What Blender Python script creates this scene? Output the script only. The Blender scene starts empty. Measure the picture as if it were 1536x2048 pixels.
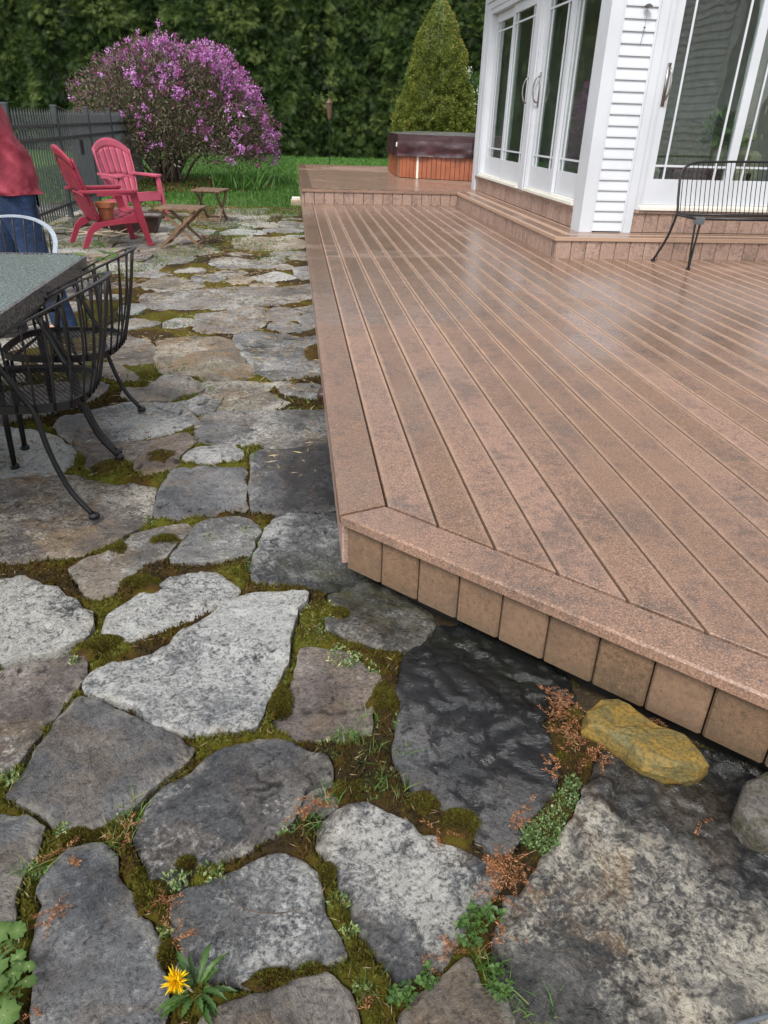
import bpy, math, random
import numpy as np
from mathutils import Vector, Matrix
from mathutils.geometry import delaunay_2d_cdt

R = math.radians
rng = np.random.default_rng(7)
random.seed(7)
scene = bpy.context.scene
COL = scene.collection

# ------------------------------------------------------------------ camera
DECK = 0.236            # top of the lower deck above the patio
STEP = 0.426            # top of the upper deck / step
CAMH = 1.3233
FPX = 1447.18           # focal length in pixels of the 1536x2048 photograph
RC = np.array([[0.9933140094, -0.1119158772, 0.0283216368],
               [-0.0285114838, -0.4755531072, -0.8792248504],
               [0.1118676628, 0.8725388694, -0.4755644513]])
cam = bpy.data.cameras.new('camera')
cam.sensor_fit = 'VERTICAL'
cam.sensor_height = 24.0
cam.lens = FPX / 2048 * 24.0
cam.clip_start = 0.05
cam.clip_end = 2000
camo = bpy.data.objects.new('camera', cam)
COL.objects.link(camo)
mw = Matrix.Identity(4)
for i in range(3):
    mw[i][0] = RC[0][i]; mw[i][1] = -RC[1][i]; mw[i][2] = -RC[2][i]
mw[2][3] = CAMH
camo.matrix_world = mw
scene.camera = camo

# ------------------------------------------------------------------ world, sun, exposure
SUN_EL, SUN_AZ = 50.0, 205.0
world = bpy.data.worlds.new('World')
scene.world = world
world.use_nodes = True
wn = world.node_tree.nodes; wl = world.node_tree.links
wn.clear()
sky = wn.new('ShaderNodeTexSky'); sky.sky_type = 'NISHITA'; sky.sun_disc = False
sky.sun_elevation = R(SUN_EL); sky.sun_rotation = R(SUN_AZ)
sky.air_density = 1.0; sky.dust_density = 1.0; sky.ozone_density = 1.0
hs = wn.new('ShaderNodeHueSaturation'); hs.inputs['Saturation'].default_value = 0.22
bg = wn.new('ShaderNodeBackground'); bg.inputs['Strength'].default_value = 0.12
wo = wn.new('ShaderNodeOutputWorld')
wl.new(sky.outputs[0], hs.inputs['Color']); wl.new(hs.outputs[0], bg.inputs['Color']); wl.new(bg.outputs[0], wo.inputs[0])
sun = bpy.data.lights.new('sun', 'SUN'); sun.energy = 1.5; sun.angle = R(18); sun.color = (1.0, 0.97, 0.93)
suno = bpy.data.objects.new('sun', sun); COL.objects.link(suno)
az = R(SUN_AZ)
sd = Vector((math.sin(az) * math.cos(R(SUN_EL)), math.cos(az) * math.cos(R(SUN_EL)), math.sin(R(SUN_EL))))
suno.rotation_euler = sd.to_track_quat('Z', 'Y').to_euler()
vs = scene.view_settings
vs.view_transform = 'Standard'; vs.look = 'None'; vs.gamma = 1.0; vs.exposure = 1.18
vs.use_curve_mapping = False
scene.render.film_transparent = False
scene.cycles.max_bounces = 8
scene.cycles.use_denoising = True
try:
    scene.cycles.denoising_prefilter = 'ACCURATE'
except Exception:
    pass
scene.cycles.transparent_max_bounces = 16


def G(px, py, z=0.0):
    """ground point (at height z) that the photograph shows at pixel px, py"""
    d = RC.T @ np.array([(px - 768) / FPX, (py - 1024) / FPX, 1.0])
    t = (z - CAMH) / d[2]
    return np.array([t * d[0], t * d[1], z])


# ------------------------------------------------------------------ numpy noise
_perm = np.random.default_rng(3).permutation(4096)
_val = np.random.default_rng(4).random(4096)


def vnoise(x, y, seed=0):
    x = np.asarray(x, float) + seed * 17.13; y = np.asarray(y, float) + seed * 9.71
    xi = np.floor(x).astype(int); yi = np.floor(y).astype(int)
    fx = x - xi; fy = y - yi
    fx = fx * fx * fx * (fx * (fx * 6 - 15) + 10); fy = fy * fy * fy * (fy * (fy * 6 - 15) + 10)

    def h(a, b):
        return _val[_perm[(_perm[a & 4095] + b) & 4095]]
    return (h(xi, yi) * (1 - fx) + h(xi + 1, yi) * fx) * (1 - fy) + (h(xi, yi + 1) * (1 - fx) + h(xi + 1, yi + 1) * fx) * fy


def fbm(x, y, oct=4, seed=0, gain=0.5):
    s = 0; a = 1.0; t = 0
    x = np.asarray(x, float); y = np.asarray(y, float)
    for o in range(oct):
        s = s + a * vnoise(x * 2 ** o, y * 2 ** o, seed + o * 3); t += a; a *= gain
    return s / t


def smooth(a, b, x):
    t = np.clip((x - a) / (b - a), 0, 1)
    return t * t * (3 - 2 * t)


# ------------------------------------------------------------------ mesh helpers
class MB:
    def __init__(self):
        self.v = []; self.f = []; self.attr = []

    def add(self, vs_, fs_):
        b = len(self.v)
        self.v.extend([tuple(map(float, q)) for q in vs_])
        self.f.extend([tuple(b + i for i in q) for q in fs_])
        return self

    def box(self, x0, x1, y0, y1, z0, z1, bev=0.0):
        if bev <= 0:
            vs_ = [(x, y, z) for z in (z0, z1) for y in (y0, y1) for x in (x0, x1)]
            return self.add(vs_, [(0, 2, 3, 1), (4, 5, 7, 6), (0, 1, 5, 4), (2, 6, 7, 3), (0, 4, 6, 2), (1, 3, 7, 5)])
        b = bev
        return self.prism([(x0, y0), (x1, y0), (x1, y1), (x0, y1)], z0, z1, bev=b)

    def prism(self, poly, z0, z1, bev=0.0):
        """polygon (ccw) extruded from z0 to z1, top edge chamfered inward by bev"""
        n = len(poly)
        P = np.array(poly, float)
        area = 0.5 * np.sum(P[:, 0] * np.roll(P[:, 1], -1) - np.roll(P[:, 0], -1) * P[:, 1])
        if area < 0:
            P = P[::-1].copy()
        vs_ = [(p[0], p[1], z0) for p in P]
        rings = [list(range(n))]
        if bev > 0:
            vs_ += [(p[0], p[1], z1 - bev) for p in P]; rings.append(list(range(n, 2 * n)))
            e = np.roll(P, -1, 0) - P
            nn = np.stack([-e[:, 1], e[:, 0]], 1); nn /= np.maximum(np.linalg.norm(nn, axis=1, keepdims=True), 1e-9)
            m = nn + np.roll(nn, 1, 0)
            k = np.maximum(np.sum(m * nn, 1, keepdims=True), 0.3)
            Q = P + m / k * bev
            vs_ += [(p[0], p[1], z1) for p in Q]; rings.append(list(range(2 * n, 3 * n)))
        else:
            vs_ += [(p[0], p[1], z1) for p in P]; rings.append(list(range(n, 2 * n)))
        fs_ = [tuple(reversed(rings[0])), tuple(rings[-1])]
        for a, b in zip(rings, rings[1:]):
            for i in range(n):
                j = (i + 1) % n
                fs_.append((a[i], a[j], b[j], b[i]))
        return self.add(vs_, fs_)

    def extrude(self, poly, axis_o, ax, ay, az, depth):
        """2D polygon in plane (ax, ay) from origin, extruded along az by depth"""
        o = np.array(axis_o, float); ax = np.array(ax, float); ay = np.array(ay, float); az = np.array(az, float)
        n = len(poly)
        vs_ = [o + ax * p[0] + ay * p[1] for p in poly] + [o + ax * p[0] + ay * p[1] + az * depth for p in poly]
        fs_ = [tuple(range(n)), tuple(reversed(range(n, 2 * n)))]
        for i in range(n):
            j = (i + 1) % n
            fs_.append((i, i + n, j + n, j))
        return self.add(vs_, fs_)

    def tube(self, pts, r, seg=8, caps=True, flat=1.0):
        P = np.array(pts, float)
        n = len(P)
        rr = np.full(n, r) if np.isscalar(r) else np.array(r, float)
        T = np.gradient(P, axis=0)
        T /= np.maximum(np.linalg.norm(T, axis=1, keepdims=True), 1e-9)
        ref = np.array([0, 0, 1.0])
        if abs(T[0] @ ref) > 0.9:
            ref = np.array([1.0, 0, 0])
        N = np.cross(T[0], ref); N /= np.linalg.norm(N)
        vs_ = []
        for i in range(n):
            N = N - (N @ T[i]) * T[i]; N /= max(np.linalg.norm(N), 1e-9)
            B = np.cross(T[i], N)
            for k in range(seg):
                a = 2 * math.pi * k / seg
                vs_.append(P[i] + rr[i] * (math.cos(a) * N + flat * math.sin(a) * B))
        fs_ = []
        for i in range(n - 1):
            for k in range(seg):
                k2 = (k + 1) % seg
                fs_.append((i * seg + k, i * seg + k2, (i + 1) * seg + k2, (i + 1) * seg + k))
        if caps:
            fs_.append(tuple(reversed(range(seg)))); fs_.append(tuple(range((n - 1) * seg, n * seg)))
        return self.add(vs_, fs_)

    def lathe(self, prof, c=(0, 0, 0), seg=20):
        vs_ = []
        for r, z in prof:
            for k in range(seg):
                a = 2 * math.pi * k / seg
                vs_.append((c[0] + r * math.cos(a), c[1] + r * math.sin(a), c[2] + z))
        fs_ = []
        for i in range(len(prof) - 1):
            for k in range(seg):
                k2 = (k + 1) % seg
                fs_.append((i * seg + k, i * seg + k2, (i + 1) * seg + k2, (i + 1) * seg + k))
        fs_.append(tuple(reversed(range(seg)))); fs_.append(tuple(range((len(prof) - 1) * seg, len(prof) * seg)))
        return self.add(vs_, fs_)

    def grid(self, F, nu, nv, thick=0.0):
        """F(u, v) -> point, u, v in 0..1; a sheet of the given thickness"""
        P = np.array([[F(i / nu, j / nv) for i in range(nu + 1)] for j in range(nv + 1)], float)
        du = np.gradient(P, axis=1); dv = np.gradient(P, axis=0)
        N = np.cross(du, dv); N /= np.maximum(np.linalg.norm(N, axis=2, keepdims=True), 1e-9)
        A = P.reshape(-1, 3); w = nu + 1
        fs_ = [(j * w + i, j * w + i + 1, (j + 1) * w + i + 1, (j + 1) * w + i) for j in range(nv) for i in range(nu)]
        if thick <= 0:
            return self.add(A, fs_)
        Bk = (P - N * thick).reshape(-1, 3); o = len(A)
        fs2 = [tuple(o + q for q in reversed(f)) for f in fs_]
        rim = [i for i in range(w)] + [j * w + nu for j in range(1, nv + 1)] + [nv * w + i for i in range(nu - 1, -1, -1)] + [j * w for j in range(nv - 1, 0, -1)]
        fr = []
        for a, b in zip(rim, rim[1:] + rim[:1]):
            fr.append((b, a, a + o, b + o))
        return self.add(np.vstack([A, Bk]), fs_ + fs2 + fr)

    def build(self, name, mat, parent=None, smooth=False, world=False, loc=None):
        me = bpy.data.meshes.new(name)
        v = self.v
        if world and parent is not None:
            o = parent.location
            v = [(a[0] - o[0], a[1] - o[1], a[2] - o[2]) for a in v]
        me.from_pydata(v, [], self.f)
        if smooth:
            me.polygons.foreach_set('use_smooth', [True] * len(me.polygons))
        me.materials.append(mat)
        ob = bpy.data.objects.new(name, me)
        COL.objects.link(ob)
        if parent is not None:
            ob.parent = parent
        if loc is not None:
            ob.location = loc
        return ob


def fast_mesh(name, V, F, mat, parent=None, tint=None, smooth=False, attrs=None):
    """numpy arrays to one mesh; F is (n,3) or (n,4)"""
    V = np.asarray(V, np.float32); F = np.asarray(F, np.int32)
    me = bpy.data.meshes.new(name)
    k = F.shape[1]
    me.vertices.add(len(V)); me.vertices.foreach_set('co', V.ravel())
    me.loops.add(F.size); me.loops.foreach_set('vertex_index', F.ravel())
    me.polygons.add(len(F))
    me.polygons.foreach_set('loop_start', np.arange(0, F.size, k, dtype=np.int32))
    me.polygons.foreach_set('loop_total', np.full(len(F), k, np.int32))
    if smooth:
        me.polygons.foreach_set('use_smooth', np.ones(len(F), bool))
    me.update(calc_edges=True)
    aa = dict(attrs or {})
    if tint is not None:
        aa['tint'] = tint
    for nme, arr in aa.items():
        a = me.attributes.new(nme, 'FLOAT', 'POINT')
        a.data.foreach_set('value', np.asarray(arr, np.float32).ravel())
    me.materials.append(mat)
    ob = bpy.data.objects.new(name, me)
    COL.objects.link(ob)
    if parent is not None:
        ob.parent = parent
    return ob


def tag(o, label=None, cat=None, group=None, kind=None):
    if label: o['label'] = label
    if cat: o['category'] = cat
    if group: o['group'] = group
    if kind: o['kind'] = kind
    return o


def thing(name, loc, label, cat, group=None, rz=0.0):
    o = bpy.data.objects.new(name, None)
    COL.objects.link(o)
    o.location = loc; o.rotation_euler = (0, 0, rz); o.empty_display_size = 0.1
    return tag(o, label, cat, group)


def copy_tree(o, parent=None):
    c = o.copy(); COL.objects.link(c); c.parent = parent
    for ch in o.children:
        copy_tree(ch, c)
    return c


def share(src, parent, loc, rz=0.0):
    c = src.copy(); COL.objects.link(c); c.parent = parent; c.location = loc; c.rotation_euler = (0, 0, rz)
    return c


def bez(pts, n=8):
    """smooth curve through points (Catmull-Rom)"""
    P = np.array(pts, float)
    P = np.vstack([2 * P[0] - P[1], P, 2 * P[-1] - P[-2]])
    out = []
    for i in range(1, len(P) - 2):
        for t in np.linspace(0, 1, n, endpoint=False):
            a, b, c, d = P[i - 1], P[i], P[i + 1], P[i + 2]
            out.append(0.5 * ((2 * b) + (-a + c) * t + (2 * a - 5 * b + 4 * c - d) * t * t + (-a + 3 * b - 3 * c + d) * t ** 3))
    out.append(P[-2])
    return np.array(out)


# ------------------------------------------------------------------ materials
class NT:
    def __init__(self, name):
        self.m = bpy.data.materials.new(name); self.m.use_nodes = True
        self.n = self.m.node_tree.nodes; self.l = self.m.node_tree.links
        self.b = self.n['Principled BSDF']

    def node(self, t, **kw):
        x = self.n.new(t)
        for k, v in kw.items():
            setattr(x, k, v)
        return x

    def put(self, sock, val):
        if hasattr(val, 'links') or isinstance(val, bpy.types.NodeSocket):
            self.l.new(val, sock)
        elif isinstance(val, (tuple, list)) and len(val) == 3 and sock.type == 'RGBA':
            sock.default_value = (*val, 1)
        else:
            sock.default_value = val

    def pos(self, rnd=0.0, scale=(1, 1, 1), obj=False):
        if obj:
            s = self.node('ShaderNodeTexCoord').outputs['Object']
        else:
            s = self.node('ShaderNodeNewGeometry').outputs['Position']
        if rnd:
            oi = self.node('ShaderNodeObjectInfo').outputs['Random']
            cx = self.node('ShaderNodeCombineXYZ')
            mm = self.math('MULTIPLY', oi, rnd)
            for i in range(3):
                self.l.new(mm, cx.inputs[i])
            va = self.node('ShaderNodeVectorMath', operation='ADD')
            self.l.new(s, va.inputs[0]); self.l.new(cx.outputs[0], va.inputs[1]); s = va.outputs[0]
        if scale != (1, 1, 1):
            mp = self.node('ShaderNodeMapping'); mp.inputs['Scale'].default_value = scale
            self.l.new(s, mp.inputs['Vector']); s = mp.outputs[0]
        return s

    def ypos(self):
        sx = self.node('ShaderNodeSeparateXYZ'); self.l.new(self.pos(), sx.inputs[0])
        return sx.outputs[1]

    def noise(self, vec, scale, detail=4.0, rough=0.55, dist=0.0):
        x = self.node('ShaderNodeTexNoise')
        self.l.new(vec, x.inputs['Vector'])
        x.inputs['Scale'].default_value = scale; x.inputs['Detail'].default_value = detail
        x.inputs['Roughness'].default_value = rough; x.inputs['Distortion'].default_value = dist
        return x.outputs['Fac']

    def voro(self, vec, scale, feat='F1'):
        x = self.node('ShaderNodeTexVoronoi', feature=feat)
        self.l.new(vec, x.inputs['Vector']); x.inputs['Scale'].default_value = scale
        return x.outputs['Distance']

    def math(self, op, a, b=0.5, clamp=False):
        x = self.node('ShaderNodeMath', operation=op); x.use_clamp = clamp
        self.put(x.inputs[0], a); self.put(x.inputs[1], b)
        return x.outputs[0]

    def ramp(self, fac, lo, hi, a=0.0, b=1.0):
        x = self.node('ShaderNodeMapRange'); x.interpolation_type = 'SMOOTHSTEP'
        self.put(x.inputs['Value'], fac); self.put(x.inputs['From Min'], lo); self.put(x.inputs['From Max'], hi)
        self.put(x.inputs['To Min'], a); self.put(x.inputs['To Max'], b)
        return x.outputs['Result']

    def mix(self, fac, a, b, mode='MIX'):
        x = self.node('ShaderNodeMix', data_type='RGBA', blend_type=mode)
        self.put(x.inputs['Factor'], fac); self.put(x.inputs[6], a); self.put(x.inputs[7], b)
        return x.outputs[2]

    def cramp(self, fac, stops):
        x = self.node('ShaderNodeValToRGB')
        self.l.new(fac, x.inputs[0])
        e = x.color_ramp.elements
        while len(e) > 1:
            e.remove(e[-1])
        e[0].position = stops[0][0]; e[0].color = (*stops[0][1], 1)
        for p, c in stops[1:]:
            q = e.new(p); q.color = (*c, 1)
        return x.outputs[0]

    def attr(self, name, typ='GEOMETRY', out='Fac'):
        x = self.node('ShaderNodeAttribute'); x.attribute_type = typ; x.attribute_name = name
        return x.outputs[out]

    def bump(self, h, strength=0.3, dist=0.01, normal=None):
        x = self.node('ShaderNodeBump')
        self.put(x.inputs['Height'], h); self.put(x.inputs['Strength'], strength); self.put(x.inputs['Distance'], dist)
        if normal is not None:
            self.l.new(normal, x.inputs['Normal'])
        self.l.new(x.outputs[0], self.b.inputs['Normal'])
        return x.outputs[0]

    def set(self, color=None, rough=None, metal=None, spec=None, **kw):
        if color is not None: self.put(self.b.inputs['Base Color'], color)
        if rough is not None: self.put(self.b.inputs['Roughness'], rough)
        if metal is not None: self.put(self.b.inputs['Metallic'], metal)
        if spec is not None: self.put(self.b.inputs['Specular IOR Level'], spec)
        for k, v in kw.items():
            self.put(self.b.inputs[k], v)
        return self.m


def simple(name, color, rough=0.5, var=0.15, scale=8.0, bump=0.0, metal=0.0, bscale=60.0, spec=0.5, bdist=0.003):
    t = NT(name)
    p = t.pos()
    n = t.noise(p, scale, 5, 0.6)
    c = t.mix(t.ramp(n, 0.3, 0.7), tuple(x * (1 - var) for x in color), tuple(min(1, x * (1 + var)) for x in color))
    t.set(c, t.ramp(t.noise(p, scale * 2.3), 0.3, 0.7, rough * 0.85, min(1, rough * 1.15)), metal, spec)
    if bump:
        t.bump(t.noise(p, bscale, 5, 0.6), bump, bdist)
    return t.m


def leaf_mat(name, stops, rough=0.5, trans=0.25, spec=0.4):
    t = NT(name)
    c = t.cramp(t.attr('tint'), stops)
    t.set(c, rough, 0.0, spec)
    if trans:
        tr = t.node('ShaderNodeBsdfTranslucent'); t.l.new(c, tr.inputs['Color'])
        mx = t.node('ShaderNodeMixShader'); mx.inputs[0].default_value = trans
        t.l.new(t.b.outputs[0], mx.inputs[1]); t.l.new(tr.outputs[0], mx.inputs[2])
        t.l.new(mx.outputs[0], t.n['Material Output'].inputs[0])
    return t.m


def deck_material(name, brown=0.0, EDGE=0.80, WET=1.0):
    """composite board: pinkish speckled face, greyish grime, pale rubbed edges, wet film"""
    t = NT(name)
    p = t.pos(rnd=40.0)
    pw = t.pos()
    fine = t.noise(p, 185, 2, 0.6)
    mid = t.noise(p, 26, 5, 0.65)
    big = t.noise(pw, 1.1, 3, 0.5)
    pink = (0.340, 0.205, 0.148); tan = (0.240, 0.140, 0.086); grey = (0.095, 0.076, 0.068)
    oi = t.node('ShaderNodeObjectInfo').outputs['Random']
    c = t.mix(t.ramp(t.math('ADD', t.math('MULTIPLY', big, 0.45), t.math('MULTIPLY', oi, 0.55)), 0.25, 0.80), pink, tan)
    if not WET:      # no wet film; colour paled to offset weak light on upright faces
        c = t.mix(0.65, c, (0.45, 0.315, 0.255))
    if brown:
        c = t.mix(brown, c, (0.215, 0.130, 0.078))
    grime = t.ramp(t.math('ADD', t.math('MULTIPLY', mid, 0.6), t.math('MULTIPLY', t.noise(p, 3.2, 4, 0.6), 0.5)), 0.50, 0.70)
    c = t.mix(t.math('MULTIPLY', grime, 0.62), c, grey)
    fl2 = t.noise(p, 75, 8, 0.88)
    c = t.mix(t.math('MULTIPLY', t.ramp(fl2, 0.50, 0.38), t.ramp(grime, 0, 1, 0.60, 1.0)), c, (0.085, 0.070, 0.066))
    c = t.mix(t.math('MULTIPLY', t.ramp(fine, 0.50, 0.40), 0.75), c, t.mix(0.65, c, (0.045, 0.032, 0.028)))
    c = t.mix(t.math('MULTIPLY', t.ramp(fine, 0.56, 0.68), 0.50), c, (0.54, 0.37, 0.29))
    edge = t.math('ABSOLUTE', t.attr('across'))
    ed = t.math('MULTIPLY', t.ramp(t.math('ADD', edge, t.math('MULTIPLY', t.noise(p, 12, 3), 0.14)), 0.38, 0.56), t.math('MULTIPLY', EDGE, t.ramp(t.ypos(), 1.8, 4.2, 0.40, 1.0)))
    c = t.mix(ed, c, (0.47, 0.315, 0.220))
    c = t.mix(t.math('MULTIPLY', oi, 0.25), c, t.mix(0.5, c, (0.17, 0.10, 0.07)))
    wet = t.math('MULTIPLY', t.ramp(t.math('ADD', t.noise(pw, 0.55, 4, 0.6, 0.6), t.ramp(t.ypos(), 1.5, 6.0, -0.07, 0.10)), 0.38, 0.60), t.math('MULTIPLY', t.math('SUBTRACT', 1.0, ed), WET))
    c = t.mix(t.math('MULTIPLY', wet, 0.42), c, t.mix(0.6, c, (0.09, 0.055, 0.035)))
    t.set(c, t.ramp(wet, 0, 1, 0.48, 0.20), 0.0, 0.38)
    t.bump(t.math('ADD', t.math('MULTIPLY', fine, 0.6), t.math('MULTIPLY', mid, 0.5)), 0.35, 0.0015)
    return t.m


def skirt_material(name):
    t = NT(name)
    p = t.pos(rnd=30.0)
    fine = t.noise(p, 380, 2, 0.6); mid = t.noise(p, 9, 5, 0.65); med = t.noise(p, 70, 7, 0.8)
    c = t.mix(t.ramp(mid, 0.35, 0.68), (0.205, 0.125, 0.074), (0.115, 0.072, 0.042))
    c = t.mix(t.math('MULTIPLY', t.ramp(fine, 0.52, 0.38), 0.5), c, (0.05, 0.033, 0.022))
    c = t.mix(t.math('MULTIPLY', t.ramp(fine, 0.58, 0.72), 0.35), c, (0.36, 0.24, 0.15))
    c = t.mix(t.math('MULTIPLY', t.ramp(med, 0.49, 0.38), 0.7), c, (0.055, 0.036, 0.022))
    c = t.mix(t.math('MULTIPLY', t.ramp(med, 0.54, 0.66), 0.35), c, (0.34, 0.225, 0.14))
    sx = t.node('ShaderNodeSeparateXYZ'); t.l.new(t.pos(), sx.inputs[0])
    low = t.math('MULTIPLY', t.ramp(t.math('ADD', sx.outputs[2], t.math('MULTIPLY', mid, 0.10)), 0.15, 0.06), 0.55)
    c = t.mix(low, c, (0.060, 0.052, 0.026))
    oi = t.node('ShaderNodeObjectInfo').outputs['Random']
    c = t.mix(t.math('MULTIPLY', oi, 0.6), c, t.mix(0.5, c, (0.26, 0.165, 0.115)))
    c = t.mix(t.ramp(t.math('FRACT', t.math('MULTIPLY', oi, 7.0)), 0.55, 1.0, 0.0, 0.45), c, t.mix(0.7, c, (0.06, 0.04, 0.025)))
    t.set(c, t.ramp(mid, 0.3, 0.7, 0.45, 0.7), 0, 0.4)
    t.bump(t.math('ADD', fine, mid), 0.5, 0.0015)
    return t.m


def stone_material():
    t = NT('flagstone')
    oi = t.node('ShaderNodeObjectInfo')
    p = t.pos(rnd=23.0)
    pw = t.pos()
    base = oi.outputs['Color']
    lich = t.attr('lichen', 'OBJECT'); wet = t.attr('wet', 'OBJECT'); tan = t.attr('tan', 'OBJECT')
    n1 = t.noise(p, 3.2, 6, 0.62, 0.4); n2 = t.noise(p, 14, 8, 0.70, 0.3); n3 = t.noise(p, 110, 5, 0.72)
    n4 = t.noise(p, 5.0, 5, 0.6, 0.9); n5 = t.noise(p, 42, 6, 0.7, 0.6)
    c = t.mix(t.ramp(n1, 0.34, 0.66), t.mix(0.60, base, (0.025, 0.027, 0.031)), t.mix(0.22, base, (0.42, 0.40, 0.37)))
    c = t.mix(t.math('MULTIPLY', t.ramp(n4, 0.46, 0.64), tan), c, (0.30, 0.205, 0.115))
    # mottled pale crust
    lo = t.math('SUBTRACT', 0.63, t.math('MULTIPLY', lich, 0.27))
    fld = t.math('ADD', t.math('ADD', t.math('MULTIPLY', n2, 0.26), t.math('MULTIPLY', n5, 0.28)), t.math('ADD', t.math('MULTIPLY', n1, 0.20), t.math('MULTIPLY', n3, 0.26)))
    lo = t.math('ADD', lo, t.math('MULTIPLY', t.math('SUBTRACT', 0.52, t.noise(p, 1.9, 3, 0.5, 0.5)), 0.42))
    crust = t.ramp(fld, lo, t.math('ADD', lo, 0.11))
    c = t.mix(t.math('MULTIPLY', crust, 0.80), c, t.mix(t.math('MULTIPLY', tan, 0.6), (0.54, 0.54, 0.52), (0.56, 0.47, 0.32)))
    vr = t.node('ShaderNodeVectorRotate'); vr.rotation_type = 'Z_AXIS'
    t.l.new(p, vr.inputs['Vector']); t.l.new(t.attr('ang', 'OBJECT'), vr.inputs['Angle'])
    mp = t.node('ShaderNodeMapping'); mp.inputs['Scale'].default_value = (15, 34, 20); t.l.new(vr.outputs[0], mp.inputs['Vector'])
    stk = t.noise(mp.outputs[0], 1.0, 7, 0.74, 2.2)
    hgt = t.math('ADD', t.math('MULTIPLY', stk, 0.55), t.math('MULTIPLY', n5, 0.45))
    c = t.mix(t.math('MULTIPLY', t.ramp(hgt, 0.47, 0.36), 0.72), c, t.mix(0.76, c, (0.012, 0.012, 0.014)))  # cavity shade painted into the pits
    c = t.mix(t.math('MULTIPLY', t.ramp(hgt, 0.55, 0.66), 0.55), c, t.mix(0.55, c, (0.52, 0.50, 0.47)))  # ridges lightened in the colour to bring out the relief
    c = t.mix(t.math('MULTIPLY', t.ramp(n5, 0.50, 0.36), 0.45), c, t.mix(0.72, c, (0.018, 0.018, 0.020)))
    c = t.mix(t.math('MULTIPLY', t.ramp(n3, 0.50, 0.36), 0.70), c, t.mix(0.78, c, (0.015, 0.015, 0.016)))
    c = t.mix(t.math('MULTIPLY', t.ramp(n3, 0.60, 0.72), 0.38), c, (0.46, 0.44, 0.40))
    c = t.mix(t.math('MULTIPLY', t.ramp(t.attr('crack'), 0.15, 0.8), 0.75), c, (0.018, 0.016, 0.014))
    c = t.mix(t.math('MULTIPLY', t.math('MULTIPLY', t.attr('rim'), t.ramp(n2, 0.45, 0.6)), 0.55), c, (0.40, 0.37, 0.31))
    # green film close to the deck where water runs off
    sx = t.node('ShaderNodeSeparateXYZ'); t.l.new(pw, sx.inputs[0])
    dline = t.math('SUBTRACT', 2.11, t.math('ADD', sx.outputs[0], sx.outputs[1]))      # ~ distance to the 45 deg deck front
    near = t.ramp(t.math('ADD', dline, t.math('MULTIPLY', n1, 0.35)), 0.42, 0.20)
    front = t.ramp(sx.outputs[1], 2.25, 2.0)
    alg = t.math('MULTIPLY', t.math('MULTIPLY', near, front), t.ramp(n4, 0.38, 0.6))
    c = t.mix(t.math('MULTIPLY', alg, 0.7), c, (0.060, 0.062, 0.016))
    # wet film
    drip = t.math('MULTIPLY', t.ramp(t.math('ADD', dline, t.math('MULTIPLY', n1, 0.55)), 0.98, 0.55), front)
    side = t.math('MULTIPLY', t.ramp(t.math('ADD', sx.outputs[0], t.math('MULTIPLY', n1, 0.30)), -0.10, 0.14), t.ramp(sx.outputs[1], 1.9, 2.1))
    w = t.math('MAXIMUM', t.math('MULTIPLY', t.math('MAXIMUM', drip, side), t.math('ADD', t.math('MULTIPLY', wet, 0.9), 0.05)), t.math('MULTIPLY', t.math('MULTIPLY', wet, 0.62), t.ramp(n2, 0.40, 0.62)), True)
    wm = t.ramp(t.math('ADD', w, t.math('MULTIPLY', t.math('SUBTRACT', n2, 0.5), 0.7)), 0.22, 0.60)
    c = t.mix(wm, c, t.mix(0.88, c, (0.004, 0.005, 0.006)))
    t.set(c, t.ramp(wm, 0, 1, 0.60, 0.10), 0, t.ramp(wm, 0, 1, 0.30, 0.55))
    h = t.math('ADD', t.math('ADD', t.math('MULTIPLY', n2, 0.9), t.math('MULTIPLY', n3, 0.22)), t.math('MULTIPLY', n5, 0.55))
    led = t.math('MULTIPLY', t.math('FLOOR', t.math('MULTIPLY', t.noise(p, 4.2, 7, 0.62, 0.5), 13.0)), 0.26)
    t.bump(t.math('ADD', t.math('ADD', h, led), t.math('MULTIPLY', stk, 0.8)), t.ramp(wm, 0, 1, 1.0, 0.50), 0.018)
    return t.m


M = {}
M['deck'] = deck_material('composite_board')
M['border'] = deck_material('composite_border', 0.0, 0.10)
M['riser'] = deck_material('composite_riser', 0.0, 0.0, 0.0)
M['skirt'] = skirt_material('composite_skirt')
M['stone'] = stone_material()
M['dark'] = simple('tarred_timber', (0.012, 0.011, 0.010), 0.7)
M['white'] = simple('white_vinyl', (0.52, 0.54, 0.57), 0.40, 0.06, 1.5)
M['cream'] = simple('cream_sill', (0.66, 0.64, 0.57), 0.45, 0.06, 6.0)
M['iron'] = simple('black_iron', (0.006, 0.006, 0.0065), 0.42, 0.3, 20, 0.15, 0.0, 300, 0.5, 0.001)
M['iron_grey'] = simple('grey_iron', (0.085, 0.095, 0.105), 0.4, 0.2, 20)
M['sky_sheen_rail'] = simple('iron_painted_sky_sheen', (0.30, 0.34, 0.39), 0.35, 0.15, 20)  # sky reflected in the iron rail, put into the base colour
M['nickel'] = simple('brushed_nickel', (0.30, 0.28, 0.26), 0.35, 0.2, 30, metal=1.0)
M['red'] = simple('faded_red_plastic', (0.27, 0.026, 0.050), 0.45, 0.12, 5.0, 0.15, 0, 200, 0.4, 0.001)
M['pinkred'] = simple('sun_faded_red_plastic', (0.40, 0.075, 0.120), 0.45, 0.12, 5.0, 0.15, 0, 200, 0.4, 0.001)
M['terracotta'] = simple('terracotta', (0.36, 0.135, 0.060), 0.75, 0.15, 15, 0.2)
M['cabinet'] = simple('cedar_cabinet', (0.285, 0.085, 0.036), 0.5, 0.16, 6.0)
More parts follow.
